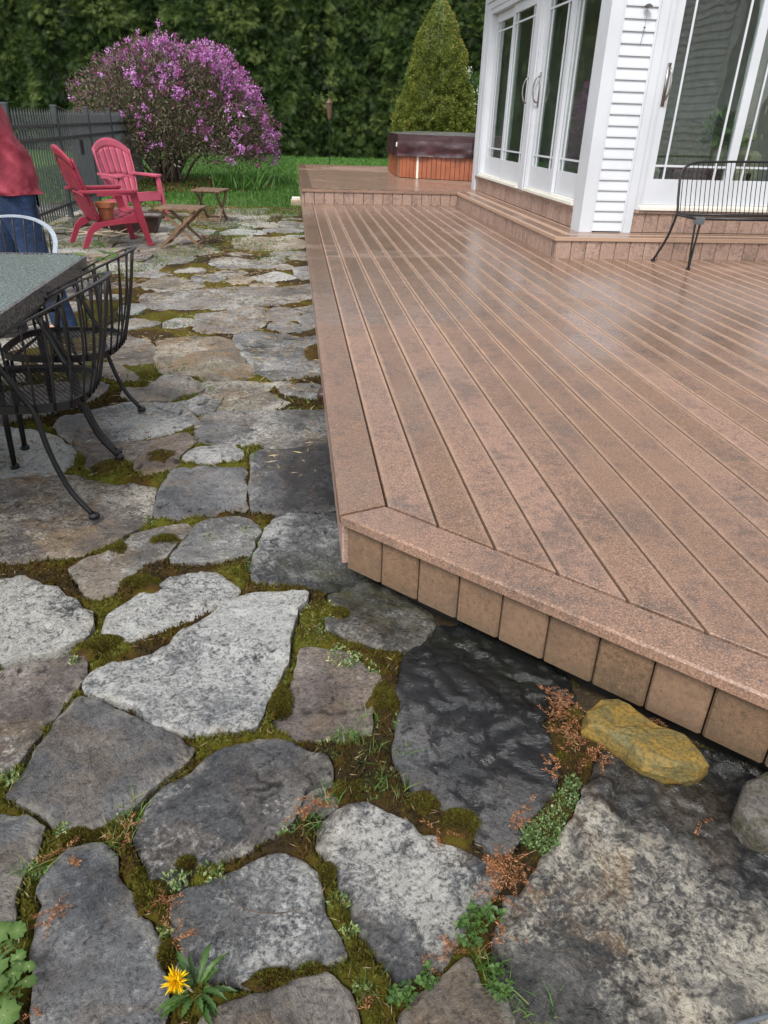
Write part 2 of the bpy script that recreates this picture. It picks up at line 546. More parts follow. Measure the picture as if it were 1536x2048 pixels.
M['cover'] = simple('maroon_vinyl', (0.042, 0.014, 0.018), 0.38, 0.35, 5.0, 0.35, 0, 14, 0.5, 0.02)
M['fence'] = simple('grey_fence', (0.030, 0.035, 0.038), 0.5, 0.2, 5)
M['bark'] = simple('bark', (0.085, 0.065, 0.048), 0.85, 0.35, 14, 0.6, 0, 60, 0.3, 0.01)
M['twig'] = simple('pale_branch', (0.36, 0.29, 0.20), 0.7, 0.25, 10)
M['rust'] = simple('dark_brown_metal', (0.040, 0.020, 0.016), 0.45, 0.35, 9)
M['skin'] = simple('skin', (0.50, 0.27, 0.19), 0.5, 0.08, 12)
M['jacket'] = simple('red_jacket', (0.26, 0.036, 0.055), 0.7, 0.18, 7, 0.5, 0, 9, 0.3, 0.03)
M['navy'] = simple('navy_wool', (0.018, 0.028, 0.055), 0.85, 0.2, 12, 0.3)
M['hair'] = simple('brown_hair', (0.05, 0.03, 0.02), 0.6, 0.3, 40)
M['shoe'] = simple('dark_shoe', (0.03, 0.028, 0.026), 0.6)
M['floor'] = simple('inside_floor', (0.20, 0.13, 0.08), 0.4)
M['inwall'] = simple('inside_wall', (0.52, 0.52, 0.48), 0.8)
M['curtain'] = simple('sheer_curtain', (0.46, 0.50, 0.46), 0.9, 0.1, 12)
M['sofa'] = simple('sofa_fabric', (0.30, 0.27, 0.20), 0.85, 0.2, 20)
M['darkred'] = simple('dark_red_chest', (0.07, 0.018, 0.015), 0.5)
M['roof'] = simple('roof_shingle', (0.07, 0.07, 0.072), 0.85, 0.3, 10)
M['gauge'] = simple('bronze', (0.06, 0.055, 0.045), 0.45)


def denim(name, c):
    t = NT(name)
    p = t.pos(obj=True)
    n = t.noise(p, 5, 4, 0.6); w = t.noise(p, 160, 3, 0.7)
    cc = t.mix(t.ramp(n, 0.35, 0.7), tuple(x * 0.6 for x in c), tuple(x * 1.5 for x in c))
    cc = t.mix(t.math('MULTIPLY', t.ramp(w, 0.5, 0.7), 0.4), cc, tuple(min(1, x * 3) for x in c))
    t.set(cc, 0.85, 0, 0.25)
    t.bump(t.noise(p, 10, 5, 0.65, 1.0), 0.5, 0.02)
    return t.m


M['jeans'] = denim('dark_denim', (0.020, 0.038, 0.085))
M['jeans_light'] = denim('light_denim', (0.12, 0.19, 0.30))


def glass_mat():
    t = NT('window_glass')
    t.n.remove(t.b)
    tr = t.node('ShaderNodeBsdfTransparent'); tr.inputs[0].default_value = (0.84, 0.90, 0.87, 1)
    gl = t.node('ShaderNodeBsdfGlossy'); gl.inputs['Roughness'].default_value = 0.015
    lw = t.node('ShaderNodeLayerWeight'); lw.inputs['Blend'].default_value = 0.5
    fac = t.math('ADD', 0.075, t.math('MULTIPLY', t.math('POWER', lw.outputs['Facing'], 4.0), 0.80))
    bp = t.node('ShaderNodeBump'); bp.inputs['Strength'].default_value = 0.06; bp.inputs['Distance'].default_value = 0.02
    t.l.new(t.noise(t.pos(scale=(2.2, 2.2, 0.6)), 2.0, 1, 0.5, 1.0), bp.inputs['Height'])
    t.l.new(bp.outputs[0], gl.inputs['Normal'])
    mx = t.node('ShaderNodeMixShader')
    t.l.new(fac, mx.inputs[0]); t.l.new(tr.outputs[0], mx.inputs[1]); t.l.new(gl.outputs[0], mx.inputs[2])
    t.l.new(mx.outputs[0], t.n['Material Output'].inputs[0])
    return t.m


M['glass'] = glass_mat()


def table_glass():
    t = NT('pebbled_table_glass')
    p = t.pos()
    n = t.noise(p, 95, 4, 0.65); v = t.voro(p, 120)
    c = t.mix(t.ramp(n, 0.35, 0.65), (0.045, 0.075, 0.062), (0.17, 0.22, 0.195))
    t.set(c, t.ramp(n, 0.3, 0.7, 0.10, 0.30), 0, 0.6)
    t.bump(t.math('ADD', n, v), 0.8, 0.004)
    return t.m


M['table_glass'] = table_glass()


def rim_mat():
    t = NT('lattice_rim')
    p = t.pos(obj=True)
    v = t.voro(p, 95, 'F1')
    c = t.mix(t.ramp(v, 0.25, 0.55), (0.008, 0.008, 0.008), (0.10, 0.10, 0.10))
    t.set(c, 0.4, 0.0, 0.5)
    t.bump(v, 0.9, 0.004)
    return t.m


M['rim'] = rim_mat()
M['wood'] = simple('weathered_wood', (0.15, 0.088, 0.050), 0.6, 0.3, 18, 0.4, 0, 60, 0.4, 0.003)
def moss_mat(stops):
    t = NT('moss')
    q = t.pos()
    f1 = t.noise(q, 330, 4, 0.7); f2 = t.noise(q, 60, 4, 0.65)
    v = t.math('ADD', t.attr('tint'), t.math('ADD', t.math('MULTIPLY', t.math('SUBTRACT', f1, 0.5), 0.55), t.math('MULTIPLY', t.math('SUBTRACT', f2, 0.5), 0.35)), True)
    c = t.cramp(v, stops)
    c = t.mix(t.math('MULTIPLY', t.ramp(f1, 0.62, 0.72), 0.35), c, (0.24, 0.18, 0.10))
    t.set(c, 0.9, 0, 0.15)
    t.bump(t.math('ADD', f1, f2), 1.0, 0.008)
    return t.m


M['moss'] = moss_mat([(0.0, (0.030, 0.022, 0.012)), (0.18, (0.048, 0.034, 0.016)), (0.35, (0.080, 0.046, 0.010)), (0.55, (0.100, 0.078, 0.009)), (0.8, (0.110, 0.115, 0.013)), (1.0, (0.23, 0.23, 0.05))])
M['grass'] = leaf_mat('grass', [(0.0, (0.035, 0.095, 0.015)), (0.5, (0.070, 0.170, 0.028)), (0.85, (0.15, 0.23, 0.055)), (1.0, (0.32, 0.28, 0.13))], 0.5, 0.3, 0.35)
M['straw'] = leaf_mat('straw', [(0.0, (0.16, 0.10, 0.055)), (0.5, (0.30, 0.21, 0.12)), (1.0, (0.42, 0.34, 0.20))], 0.7, 0.15)
M['cedar_litter'] = leaf_mat('cedar_litter', [(0.0, (0.085, 0.032, 0.012)), (0.5, (0.24, 0.092, 0.034)), (1.0, (0.40, 0.21, 0.10))], 0.75, 0.1)
M['weed'] = leaf_mat('weed_leaf', [(0.0, (0.030, 0.070, 0.016)), (0.5, (0.070, 0.140, 0.030)), (1.0, (0.16, 0.24, 0.07))], 0.45, 0.25)
M['sedum'] = leaf_mat('sedum', [(0.0, (0.05, 0.10, 0.03)), (0.5, (0.13, 0.20, 0.06)), (1.0, (0.34, 0.36, 0.16))], 0.5, 0.15)
M['cedar'] = leaf_mat('cedar_foliage', [(0.0, (0.006, 0.012, 0.003)), (0.35, (0.021, 0.047, 0.010)), (0.70, (0.060, 0.102, 0.022)), (1.0, (0.145, 0.19, 0.050))], 0.55, 0.2, 0.3)
M['spruce'] = leaf_mat('spruce_needles', [(0.0, (0.040, 0.062, 0.010)), (0.5, (0.135, 0.165, 0.024)), (0.85, (0.23, 0.245, 0.045)), (1.0, (0.26, 0.17, 0.05))], 0.55, 0.15, 0.3)
M['rhodo'] = leaf_mat('rhododendron_leaf', [(0.0, (0.040, 0.045, 0.022)), (0.5, (0.105, 0.105, 0.055)), (0.8, (0.16, 0.095, 0.070)), (1.0, (0.25, 0.21, 0.13))], 0.45, 0.2, 0.4)
M['bloom'] = leaf_mat('rhododendron_bloom', [(0.0, (0.22, 0.040, 0.11)), (0.3, (0.36, 0.10, 0.26)), (0.6, (0.52, 0.18, 0.50)), (1.0, (0.72, 0.38, 0.74))], 0.6, 0.3, 0.3)
M['white_bloom'] = leaf_mat('white_bloom', [(0.0, (0.45, 0.45, 0.36)), (1.0, (0.80, 0.80, 0.70))], 0.6, 0.3)
M['dandelion'] = leaf_mat('dandelion_petal', [(0.0, (0.75, 0.42, 0.0)), (1.0, (0.95, 0.72, 0.01))], 0.6, 0.2)
M['redleaf'] = leaf_mat('red_leaf', [(0.0, (0.05, 0.010, 0.012)), (1.0, (0.16, 0.03, 0.03))], 0.5, 0.2)


def soil_mat():
    t = NT('soil')
    p = t.pos()
    n = t.noise(p, 9, 8, 0.7); f = t.noise(p, 160, 4, 0.7)
    c = t.mix(t.ramp(n, 0.35, 0.65), (0.035, 0.025, 0.016), (0.085, 0.060, 0.036))
    c = t.mix(t.math('MULTIPLY', t.ramp(f, 0.55, 0.7), 0.5), c, (0.20, 0.14, 0.09))
    t.set(c, 0.9, 0, 0.2)
    t.bump(t.math('ADD', n, f), 0.8, 0.01)
    return t.m


M['soil'] = soil_mat()


def lawn_mat():
    t = NT('lawn')
    p = t.pos()
    n = t.noise(p, 0.8, 6, 0.65); f = t.noise(p, 30, 5, 0.7)
    c = t.mix(t.ramp(n, 0.35, 0.65), (0.060, 0.155, 0.020), (0.105, 0.240, 0.036))
    c = t.mix(t.math('MULTIPLY', t.ramp(f, 0.5, 0.72), 0.5), c, (0.12, 0.20, 0.045))
    sx = t.node('ShaderNodeSeparateXYZ'); t.l.new(p, sx.inputs[0])
    bare = t.ramp(t.math('ADD', sx.outputs[1], t.math('MULTIPLY', n, 5.0)), 18.0, 14.5)
    c = t.mix(t.math('MULTIPLY', bare, 0.85), c, t.mix(t.ramp(f, 0.35, 0.65), (0.09, 0.065, 0.035), (0.26, 0.21, 0.13)))
    t.set(c, 0.8, 0, 0.2)
    t.bump(f, 1.0, 0.03)
    return t.m


M['lawn'] = lawn_mat()

# ================================================================== GROUND
b = MB().add([(-400, 12.2, -0.045), (400, 12.2, -0.045), (400, 900, -0.045), (-400, 900, -0.045),
              (-400, -300, -0.075), (400, -300, -0.075), (400, 12.2, -0.075), (-400, 12.2, -0.075)],
             [(0, 1, 2, 3), (4, 5, 6, 7), (7, 6, 1, 0)])
lawn = tag(b.build('lawn', M['lawn']), 'bright green lawn reaching back to the evergreen hedge', kind='structure')


# ------------------------------------------------------------------ flagstones (outlines read off the photograph, laid out on the ground)
def ZA(pts): return [(x / 2.0211, 880 + y / 2.0211) for x, y in pts]
def ZB(pts): return [(x / 2.0211, 1440 + y / 2.0211) for x, y in pts]
def ZC(pts): return [(700 + x / 1.8373, 1300 + y / 1.8373) for x, y in pts]
def ZD(pts): return [(x / 3.339, 460 + y / 3.339) for x, y in pts]
def ZE(pts): return [(360 + x / 3.84, 380 + y / 3.84) for x, y in pts]


# name -> (outline, colour, lichen, wet, tan, relief, label or None)
GREY = (0.155, 0.158, 0.165); DARK = (0.070, 0.073, 0.080); PALE = (0.27, 0.27, 0.265); BROWN = (0.150, 0.120, 0.098); TAN = (0.25, 0.215, 0.165)
PINK = (0.185, 0.145, 0.125)
ST = [
 (ZA([(0,165),(130,135),(300,128),(400,150),(510,155),(560,170),(622,178),(612,225),(600,290),(590,320),(545,350),(470,390),(400,425),(330,455),(230,470),(100,485),(-60,495),(-160,420),(-140,220)]), BROWN, .55, .05, .7, 'rough', None),
 (ZA([(700,115),(800,95),(900,98),(985,97),(985,150),(990,200),(985,275),(900,280),(800,300),(720,310),(640,305),(620,275),(650,190),(680,150)]), GREY, .35, .25, .3, 'rough', None),
 (ZA([(1020,45),(1080,28),(1200,25),(1370,15),(1430,20),(1450,265),(1410,268),(1300,280),(1200,290),(1100,290),(1025,280),(1015,200),(1015,120)]), GREY, .45, .60, .25, 'rough', 'wet grey flagstone against the deck'),
 (ZA([(760,50),(800,30),(880,20),(980,30),(970,60),(960,75),(880,80),(750,75)]), PALE, .5, 0, .2, 'rough', None),
 (ZA([(795,335),(850,310),(960,305),(1010,310),(1042,350),(1030,400),(1005,460),(940,475),(850,490),(700,490),(695,470),(740,405),(770,365)]), (0.20,0.20,0.195), .45, 0, .12, 'flat', None),
 (ZA([(1100,310),(1140,298),(1250,293),(1470,290),(1510,350),(1510,540),(1400,565),(1300,575),(1180,575),(1030,575),(1012,545),(1020,490),(1055,390)]), GREY, .70, .50, 0, 'ripple', 'wet rippled flagstone at the deck corner'),
 (ZA([(330,490),(420,460),(480,420),(540,380),(640,345),(745,335),(760,345),(740,385),(700,420),(650,470),(560,510),(490,555),(475,605),(420,632),(380,630),(340,600),(300,550),(290,515)]), (0.19,0.175,0.155), .5, .05, .4, 'rough', None),
 (ZA([(-60,550),(100,530),(125,560),(180,590),(235,600),(275,640),(320,660),(365,700),(372,740),(360,795),(290,825),(230,850),(120,875),(-60,905)]), DARK, .75, .05, .3, 'rough', None),
 (ZA([(435,700),(500,645),(570,600),(660,560),(720,530),(800,520),(870,525),(930,560),(965,600),(955,640),(880,670),(800,705),(700,745),(600,780),(540,810),(480,820),(440,790),(405,770),(420,735)]), PALE, .8, 0, .1, 'rough', None),
 (ZA([(335,990),(380,940),(450,905),(540,885),(620,860),(700,820),(760,770),(850,715),(930,660),(990,630),(1060,625),(1170,620),(1245,620),(1235,660),(1190,690),(1185,760),(1165,830),(1155,900),(1120,970),(1080,1050),(1060,1110),(1040,1160),(940,1180),(820,1180),(720,1180),(640,1160),(590,1110),(520,1075),(430,1035),(340,1010)]), (0.22,0.225,0.23), .9, 0, .08, 'ledge', 'largest pale grey flagstone with a white seam'),
 (ZA([(-60,935),(80,900),(170,880),(260,865),(345,865),(355,890),(345,950),(300,1010),(240,1070),(180,1132),(95,1271),(30,1347),(-60,1390)]), PINK, .3, 0, .5, 'rough', 'brownish flagstone at the left edge'),
 (ZA([(320,1035),(400,1060),(480,1100),(560,1140),(640,1165),(700,1195),(790,1235),(780,1265),(700,1330),(620,1390),(560,1460),(480,1500),(420,1540),(370,1580),(300,1570),(240,1560),(200,1520),(130,1470),(60,1430),(35,1420),(60,1370),(120,1280),(180,1190),(240,1110)]), (0.115,0.112,0.115), .35, .12, .25, 'flat', None),
 (ZB([(1050,85),(1130,95),(1200,115),(1270,145),(1320,150),(1345,195),(1340,228),(1280,245),(1240,265),(1200,340),(1185,390),(1140,450),(1060,485),(960,530),(900,548),(840,556),(745,590),(735,635),(640,668),(600,650),(585,600),(575,560),(560,510),(540,450),(550,400),(590,350),(650,290),(740,230),(830,165),(880,135),(960,100)]), DARK, .45, .28, .15, 'chip', 'dark grey flagstone shaped like a boot with a chipped corner'),
 (ZB([(1245,280),(1340,240),(1380,290),(1360,335),(1300,355),(1205,375),(1218,330)]), GREY, .55, 0, .2, 'rough', None),
 (ZB([(-70,385),(80,385),(180,425),(165,480),(120,550),(70,630),(45,700),(25,840),(-70,880)]), GREY, .3, 0, .3, 'rough', None),
 (ZB([(275,510),(420,505),(455,550),(470,620),(520,680),(540,740),(580,800),(640,880),(655,960),(680,1050),(670,1130),(640,1229),(600,1340),(330,1360),(120,1320),(130,1100),(120,930),(150,830),(180,740),(160,680),(190,610),(230,550)]), (0.125,0.13,0.138), .55, .08, .2, 'flat', None),
 (ZB([(705,690),(800,660),(900,610),(1000,570),(1110,515),(1160,515),(1240,560),(1290,600),(1310,700),(1320,780),(1360,850),(1395,940),(1300,970),(1200,985),(1080,1020),(980,1050),(900,1060),(800,1060),(740,1040),(720,980),(700,900),(690,820),(695,750)]), (0.135,0.14,0.145), .55, .06, .12, 'flat', None),
 ([(636,1652),(658,1628),(703,1610),(733,1608),(754,1610),(809,1637),(842,1659),(896,1675),(934,1697),(972,1714),(1005,1735),(994,1768),(972,1790),(956,1822),(929,1855),(907,1888),(885,1915),(836,1948),(809,1967),(775,1935),(748,1900),(735,1880),(720,1850),(703,1806),(683,1766),(663,1717),(638,1687)], (0.10,0.105,0.115), .55, .28, .3, 'chip', None),
 (ZB([(830,1200),(900,1160),(1000,1110),(1080,1085),(1200,1060),(1310,1030),(1360,1070),(1420,1130),(1440,1200),(1460,1330),(1100,1380),(760,1330)]), (0.17,0.145,0.125), .35, 0, .5, 'rough', None),
 (ZC([(185,1340),(260,1260),(350,1190),(430,1145),(470,1200),(480,1240),(560,1290),(590,1374),(560,1440),(180,1450)]), (0.12,0.105,0.095), .3, .1, .4, 'rough', None),
 (ZC([(570,900),(640,860),(690,810),(740,740),(800,660),(860,560),(870,480),(900,420),(950,340),(1100,280),(1300,330),(1500,390),(1800,500),(2000,760),(1950,1300),(1500,1500),(1000,1500),(700,1470),(600,1370),(560,1250),(530,1150),(540,1060),(570,980)]), (0.105,0.100,0.092), .68, .72, .9, 'ripple2', 'biggest flagstone of all with yellowish ripples beside the deck'),
 ([(805,1308),(850,1270),(880,1235),(930,1225),(1000,1260),(1070,1300),(1140,1340),(1160,1375),(1095,1400),(1085,1436),(1105,1475),(1115,1515),(1110,1575),(1090,1605),(1050,1645),(1045,1675),(1015,1705),(985,1703),(955,1675),(950,1648),(905,1620),(863,1605),(830,1583),(800,1540),(787,1507),(792,1463),(800,1409),(795,1370),(800,1340)], (0.075,0.08,0.09), .28, 1.0, .1, 'ripple', 'dark wet flagstone in front of the deck'),
 ([(660,1170),(700,1163),(735,1150),(800,1160),(870,1205),(875,1230),(835,1275),(800,1300),(770,1297),(730,1285),(690,1270),(650,1262),(655,1240),(690,1225),(660,1195)], (0.125,0.118,0.095), .45, .42, .4, 'rough', 'mossy wet flagstone under the deck corner'),
 ([(600,1298),(640,1293),(690,1300),(740,1330),(757,1350),(748,1395),(745,1440),(735,1465),(690,1475),(640,1478),(600,1475),(550,1440),(560,1400),(580,1360),(590,1330)], PINK, .4, 0, .35, 'rough', None),
 (ZD([(-60,1330),(100,1330),(240,1350),(350,1380),(430,1410),(490,1440),(470,1500),(460,1560),(380,1600),(250,1640),(100,1650),(-60,1640)]), (0.40,0.40,0.385), .9, 0, .1, 'rough', None),
 (ZD([(430,1245),(560,1230),(680,1190),(830,1160),(950,1155),(1150,1140),(1230,1140),(1260,1190),(1310,1260),(1200,1310),(1100,1350),(980,1370),(850,1390),(720,1405),(580,1400),(480,1395),(400,1340),(390,1290)]), (0.24,0.24,0.235), .6, 0, .2, 'ripple', None),
 (ZD([(500,1420),(700,1415),(900,1405),(1000,1395),(1040,1375),(1000,1440),(960,1470),(900,1480),(860,1540),(780,1560),(740,1600),(680,1610),(560,1580),(590,1520),(570,1480)]), BROWN, .25, 0, .6, 'rough', None),
 (ZD([(1050,1400),(1150,1365),(1240,1350),(1300,1400),(1240,1450),(1190,1500),(1160,1560),(1060,1600),(980,1620),(910,1590),(900,1550),(960,1490)]), (0.22,0.16,0.12), .3, 0, .7, 'rough', None),
 (ZE([(200,1720),(300,1700),(450,1700),(760,1690),(900,1680),(1210,1690),(1270,1950),(1150,1970),(1000,1960),(800,1960),(600,1945),(450,1945),(280,1930),(150,1920),(130,1830),(130,1790)]), (0.17,0.165,0.16), .45, .4, .3, 'rough', None),
 (ZE([(300,1640),(420,1600),(560,1570),(660,1545),(780,1590),(830,1620),(760,1655),(620,1680),(480,1690),(330,1695),(290,1680)]), TAN, .6, 0, .5, 'rough', None),
 (ZE([(60,1610),(150,1575),(280,1620),(240,1680),(200,1700),(130,1680),(70,1640)]), PALE, .5, 0, .2, 'rough', None),
 (ZE([(110,1465),(250,1450),(420,1445),(600,1450),(760,1455),(860,1465),(780,1490),(640,1530),(500,1560),(380,1590),(280,1600),(180,1560),(120,1510)]), TAN, .7, 0, .6, 'rough', None),
 (ZE([(800,1510),(920,1490),(1050,1500),(1150,1520),(1120,1560),(1080,1590),(960,1590),(860,1575),(790,1545)]), PALE, .5, 0, .3, 'rough', None),
 ([(320,678),(360,672),(400,670),(440,672),(464,680),(472,692),(477,711),(490,729),(506,740),(495,750),(459,755),(422,754),(386,748),(340,748),(325,740),(318,724),(318,700)], (0.30,0.245,0.175), .5, 0, .9, 'ripple', 'sandy flagstone with long ridges'),
 (ZE([(440,1110),(560,1090),(800,1100),(900,1120),(1000,1130),(1120,1130),(1140,1200),(1160,1300),(1190,1420),(1000,1425),(850,1430),(640,1420),(590,1350),(500,1250),(440,1170)]), (0.19,0.19,0.185), .5, .3, .2, 'ripple', None),
 (ZE([(150,960),(250,940),(420,920),(620,905),(640,960),(620,1030),(560,1060),(450,1090),(320,1085),(200,1090),(130,1070),(140,1000)]), (0.26,0.23,0.20), .5, 0, .5, 'rough', None),
 (ZE([(690,910),(780,890),(870,910),(890,960),(880,990),(760,1000),(690,990),(680,950)]), (0.24,0.215,0.19), .4, 0, .4, 'rough', None),
 (ZE([(720,1015),(860,1015),(940,1030),(980,1060),(900,1080),(780,1075),(700,1060)]), PALE, .4, 0, .3, 'rough', None),
 (ZE([(920,960),(1090,940),(1110,1040),(1000,1040),(950,1010)]), PALE, .4, .2, .3, 'rough', None),
 (ZE([(880,905),(1080,885),(1090,930),(920,930)]), PALE, .4, .2, .3, 'rough', None),
 ([(290,585),(330,582),(380,578),(440,574),(490,572),(555,576),(594,572),(632,568),(640,590),(610,596),(581,604),(542,609),(490,613),(438,616),(386,617),(330,616),(295,612),(285,600)], (0.20,0.175,0.155), .5, .1, .4, 'rough', None),
 (ZE([(560,650),(700,625),(800,640),(880,675),(780,695),(640,695),(570,680)]), (0.46,0.45,0.42), .9, 0, .2, 'rough', None),
 (ZE([(380,690),(430,660),(520,665),(545,690),(480,720),(420,715)]), (0.40,0.33,0.22), .6, 0, .7, 'rough', None),
 (ZE([(550,712),(700,705),(740,720),(680,740),(570,735)]), (0.40,0.33,0.22), .6, 0, .7, 'rough', None),
 (ZE([(250,520),(400,510),(520,530),(640,540),(710,570),(690,600),(560,590),(430,600),(300,590),(240,560)]), PALE, .6, 0, .3, 'rough', None),
 (ZE([(740,580),(800,560),(850,580),(830,605),(760,605)]), (0.42,0.38,0.30), .7, 0, .4, 'rough', None),
 (ZE([(640,520),(780,510),(800,545),(720,560),(650,540)]), PALE, .6, 0, .3, 'rough', None),
 (ZE([(420,360),(560,350),(800,360),(940,380),(980,440),(800,460),(600,460),(450,450),(410,400)]), (0.33,0.28,0.20), .6, 0, .8, 'rough', None),
 (ZE([(310,310),(450,295),(600,310),(660,335),(500,345),(350,340)]), (0.42,0.42,0.40), .8, 0, .2, 'rough', None),
 (ZE([(100,660),(220,640),(330,660),(330,690),(220,700),(120,690)]), PALE, .6, 0, .3, 'rough', None),
 (ZE([(880,590),(1020,580),(1040,650),(960,680),(900,650)]), PALE, .6, 0, .3, 'rough', None),
 (ZD([(960,350),(1050,315),(1180,310),(1300,330),(1360,370),(1250,390),(1100,400),(980,390)]), TAN, .6, 0, .5, 'rough', None),
 (ZD([(1110,600),(1190,575),(1280,580),(1290,620),(1200,650),(1100,640)]), PALE, .7, 0, .3, 'rough', None),
 (ZD([(740,720),(850,715),(970,730),(1010,800),(1015,880),(900,890),(780,880),(730,830)]), (0.22,0.19,0.165), .4, 0, .5, 'rough', None),
 (ZD([(640,905),(720,895),(800,920),(880,960),(900,1000),(780,990),(660,950)]), (0.22,0.18,0.16), .4, 0, .5, 'rough', None),
 (ZD([(850,1060),(1000,1050),(1100,985),(1200,985),(1310,1020),(1340,1060),(1250,1090),(1100,1130),(900,1140),(830,1110)]), (0.25,0.215,0.185), .5, 0, .4, 'rough', None),
 (ZD([(820,510),(940,490),(960,520),(880,560),(810,550)]), (0.4,0.39,0.36), .8, 0, .2, 'rough', None),
]


def inside(P, poly):
    x, y = P[:, 0], P[:, 1]
    c = np.zeros(len(P), bool)
    n = len(poly)
    for i in range(n):
        x1, y1 = poly[i]; x2, y2 = poly[(i + 1) % n]
        if y1 == y2:
            continue
        k = ((y1 > y) != (y2 > y)) & (x < (x2 - x1) * (y - y1) / (y2 - y1) + x1)
        c ^= k
    return c


def edist(P, poly):
    A = np.asarray(poly); B = np.roll(A, -1, 0)
    d = np.full(len(P), 1e9)
    for a, b_ in zip(A, B):
        ab = b_ - a
        t = np.clip(((P - a) @ ab) / max(ab @ ab, 1e-12), 0, 1)
        q = P - a - t[:, None] * ab
        d = np.minimum(d, np.einsum('ij,ij->i', q, q))
    return np.sqrt(d)


def chaikin(P):
    P = np.asarray(P); Q = np.roll(P, -1, 0)
    return np.stack([P * 0.91 + Q * 0.09, P * 0.09 + Q * 0.91], 1).reshape(-1, 2)


def resample(P, s):
    P = np.asarray(P); out = []
    for a, b_ in zip(P, np.roll(P, -1, 0)):
        n = max(1, int(np.linalg.norm(b_ - a) / s))
        for k in range(n):
            out.append(a + (b_ - a) * k / n)
    return np.array(out)


stones = []      # world outlines with their look
for outline, colr, lich, wet, tan, relief, lab in ST:
    W = np.array([G(x, y)[:2] for x, y in outline])
    if np.sum(W[:, 0] * np.roll(W[:, 1], -1) - np.roll(W[:, 0], -1) * W[:, 1]) < 0:
        W = W[::-1].copy()
    stones.append([W, colr, lich, wet, tan, relief, lab])

# the rest of the paving, behind and beside what was traced: fitted irregular slabs
seeds = []
r2 = np.random.default_rng(11)
y = 0.0
while y < 12.6:
    stepy = 0.42 if y < 8 else 0.55
    x = -3.6
    while x < 0.2:
        seeds.append((x + r2.uniform(-.2, .2), y + r2.uniform(-.16, .16)))
        x += r2.uniform(.42, .72)
    y += stepy
seeds = np.array(seeds)


def cell(i):
    c = seeds[i]
    poly = [c + np.array(q) for q in ((-.8, -.8), (.8, -.8), (.8, .8), (-.8, .8))]
    d = np.linalg.norm(seeds - c, axis=1)
    for j in np.argsort(d)[1:18]:
        mid = (c + seeds[j]) / 2; n = seeds[j] - c
        out = []
        for a, b_ in zip(poly, poly[1:] + poly[:1]):
            da = (a - mid) @ n; db = (b_ - mid) @ n
            if da <= 0: out.append(a)
            if (da < 0) != (db < 0):
                out.append(a + (b_ - a) * da / (da - db))
        poly = out
        if len(poly) < 3: return None
    P = np.array(poly); cc = P.mean(0)
    dd = np.linalg.norm(P - cc, axis=1, keepdims=True)
    return cc + (P - cc) * np.maximum(0.3, 1 - 0.045 / dd)


traced = [s[0] for s in stones]
for i in range(len(seeds)):
    c = seeds[i]
    if c[1] > 12.4 + r2.uniform(-1.4, .2) or c[0] > 0.02:
        continue
    P = cell(i)
    if P is None or len(P) < 4: continue
    if P[:, 0].max() > 0.16 and P[:, 1].min() > 1.9: P[:, 0] = np.minimum(P[:, 0], 0.16)
    tst = np.vstack([resample(P, 0.05), P.mean(0)[None]])
    bad = False
    for T in traced:
        if np.linalg.norm(T.mean(0) - c) > 2.2: continue
        if inside(tst, T).any() or edist(tst, T).min() < 0.02 or inside(T, P).any():
            bad = True; break
    if bad:
        continue
    k = r2.random()
    colr = [PALE, TAN, BROWN, (0.23, 0.22, 0.20), (0.36, 0.34, 0.30)][int(k * 5)]
    stones.append([P, colr, r2.uniform(.35, .75), 0.0, r2.uniform(.2, .6), 'rough', None])

traced = [s_[0] for s_ in stones]
seeds = np.column_stack([r2.uniform(-3.4, .1, 1300), r2.uniform(0.2, 12.3, 1300)])
seeds = seeds[(seeds[:, 1] > 2.2) | (seeds[:, 0] < -.75)]
for c in seeds:
    R0 = r2.uniform(.10, .26); na_ = r2.integers(5, 8); a0 = r2.uniform(0, 6.28)
    P = np.array([c + R0 * r2.uniform(.75, 1.15) * np.array([math.cos(a0 + 6.283 * k / na_) * 1.35, math.sin(a0 + 6.283 * k / na_)]) for k in range(na_)])
    P[:, 0] = np.minimum(P[:, 0], .16)
    tst = resample(P, 0.04)
    bad = False
    for T in traced:
        if np.linalg.norm(T.mean(0) - c) > 1.6: continue
        if edist(tst, T).min() < 0.022 or inside(tst, T).any() or inside(T, P).any():
            bad = True; break
    if bad: continue
    traced.append(P)
    colr = [PALE, TAN, BROWN, (0.23, 0.22, 0.20), (0.36, 0.34, 0.30)][r2.integers(0, 5)]
    stones.append([P, colr, r2.uniform(.35, .75), 0.0, r2.uniform(.2, .6), 'rough', None])
patio = None
allpoly = []
stone_objs = []
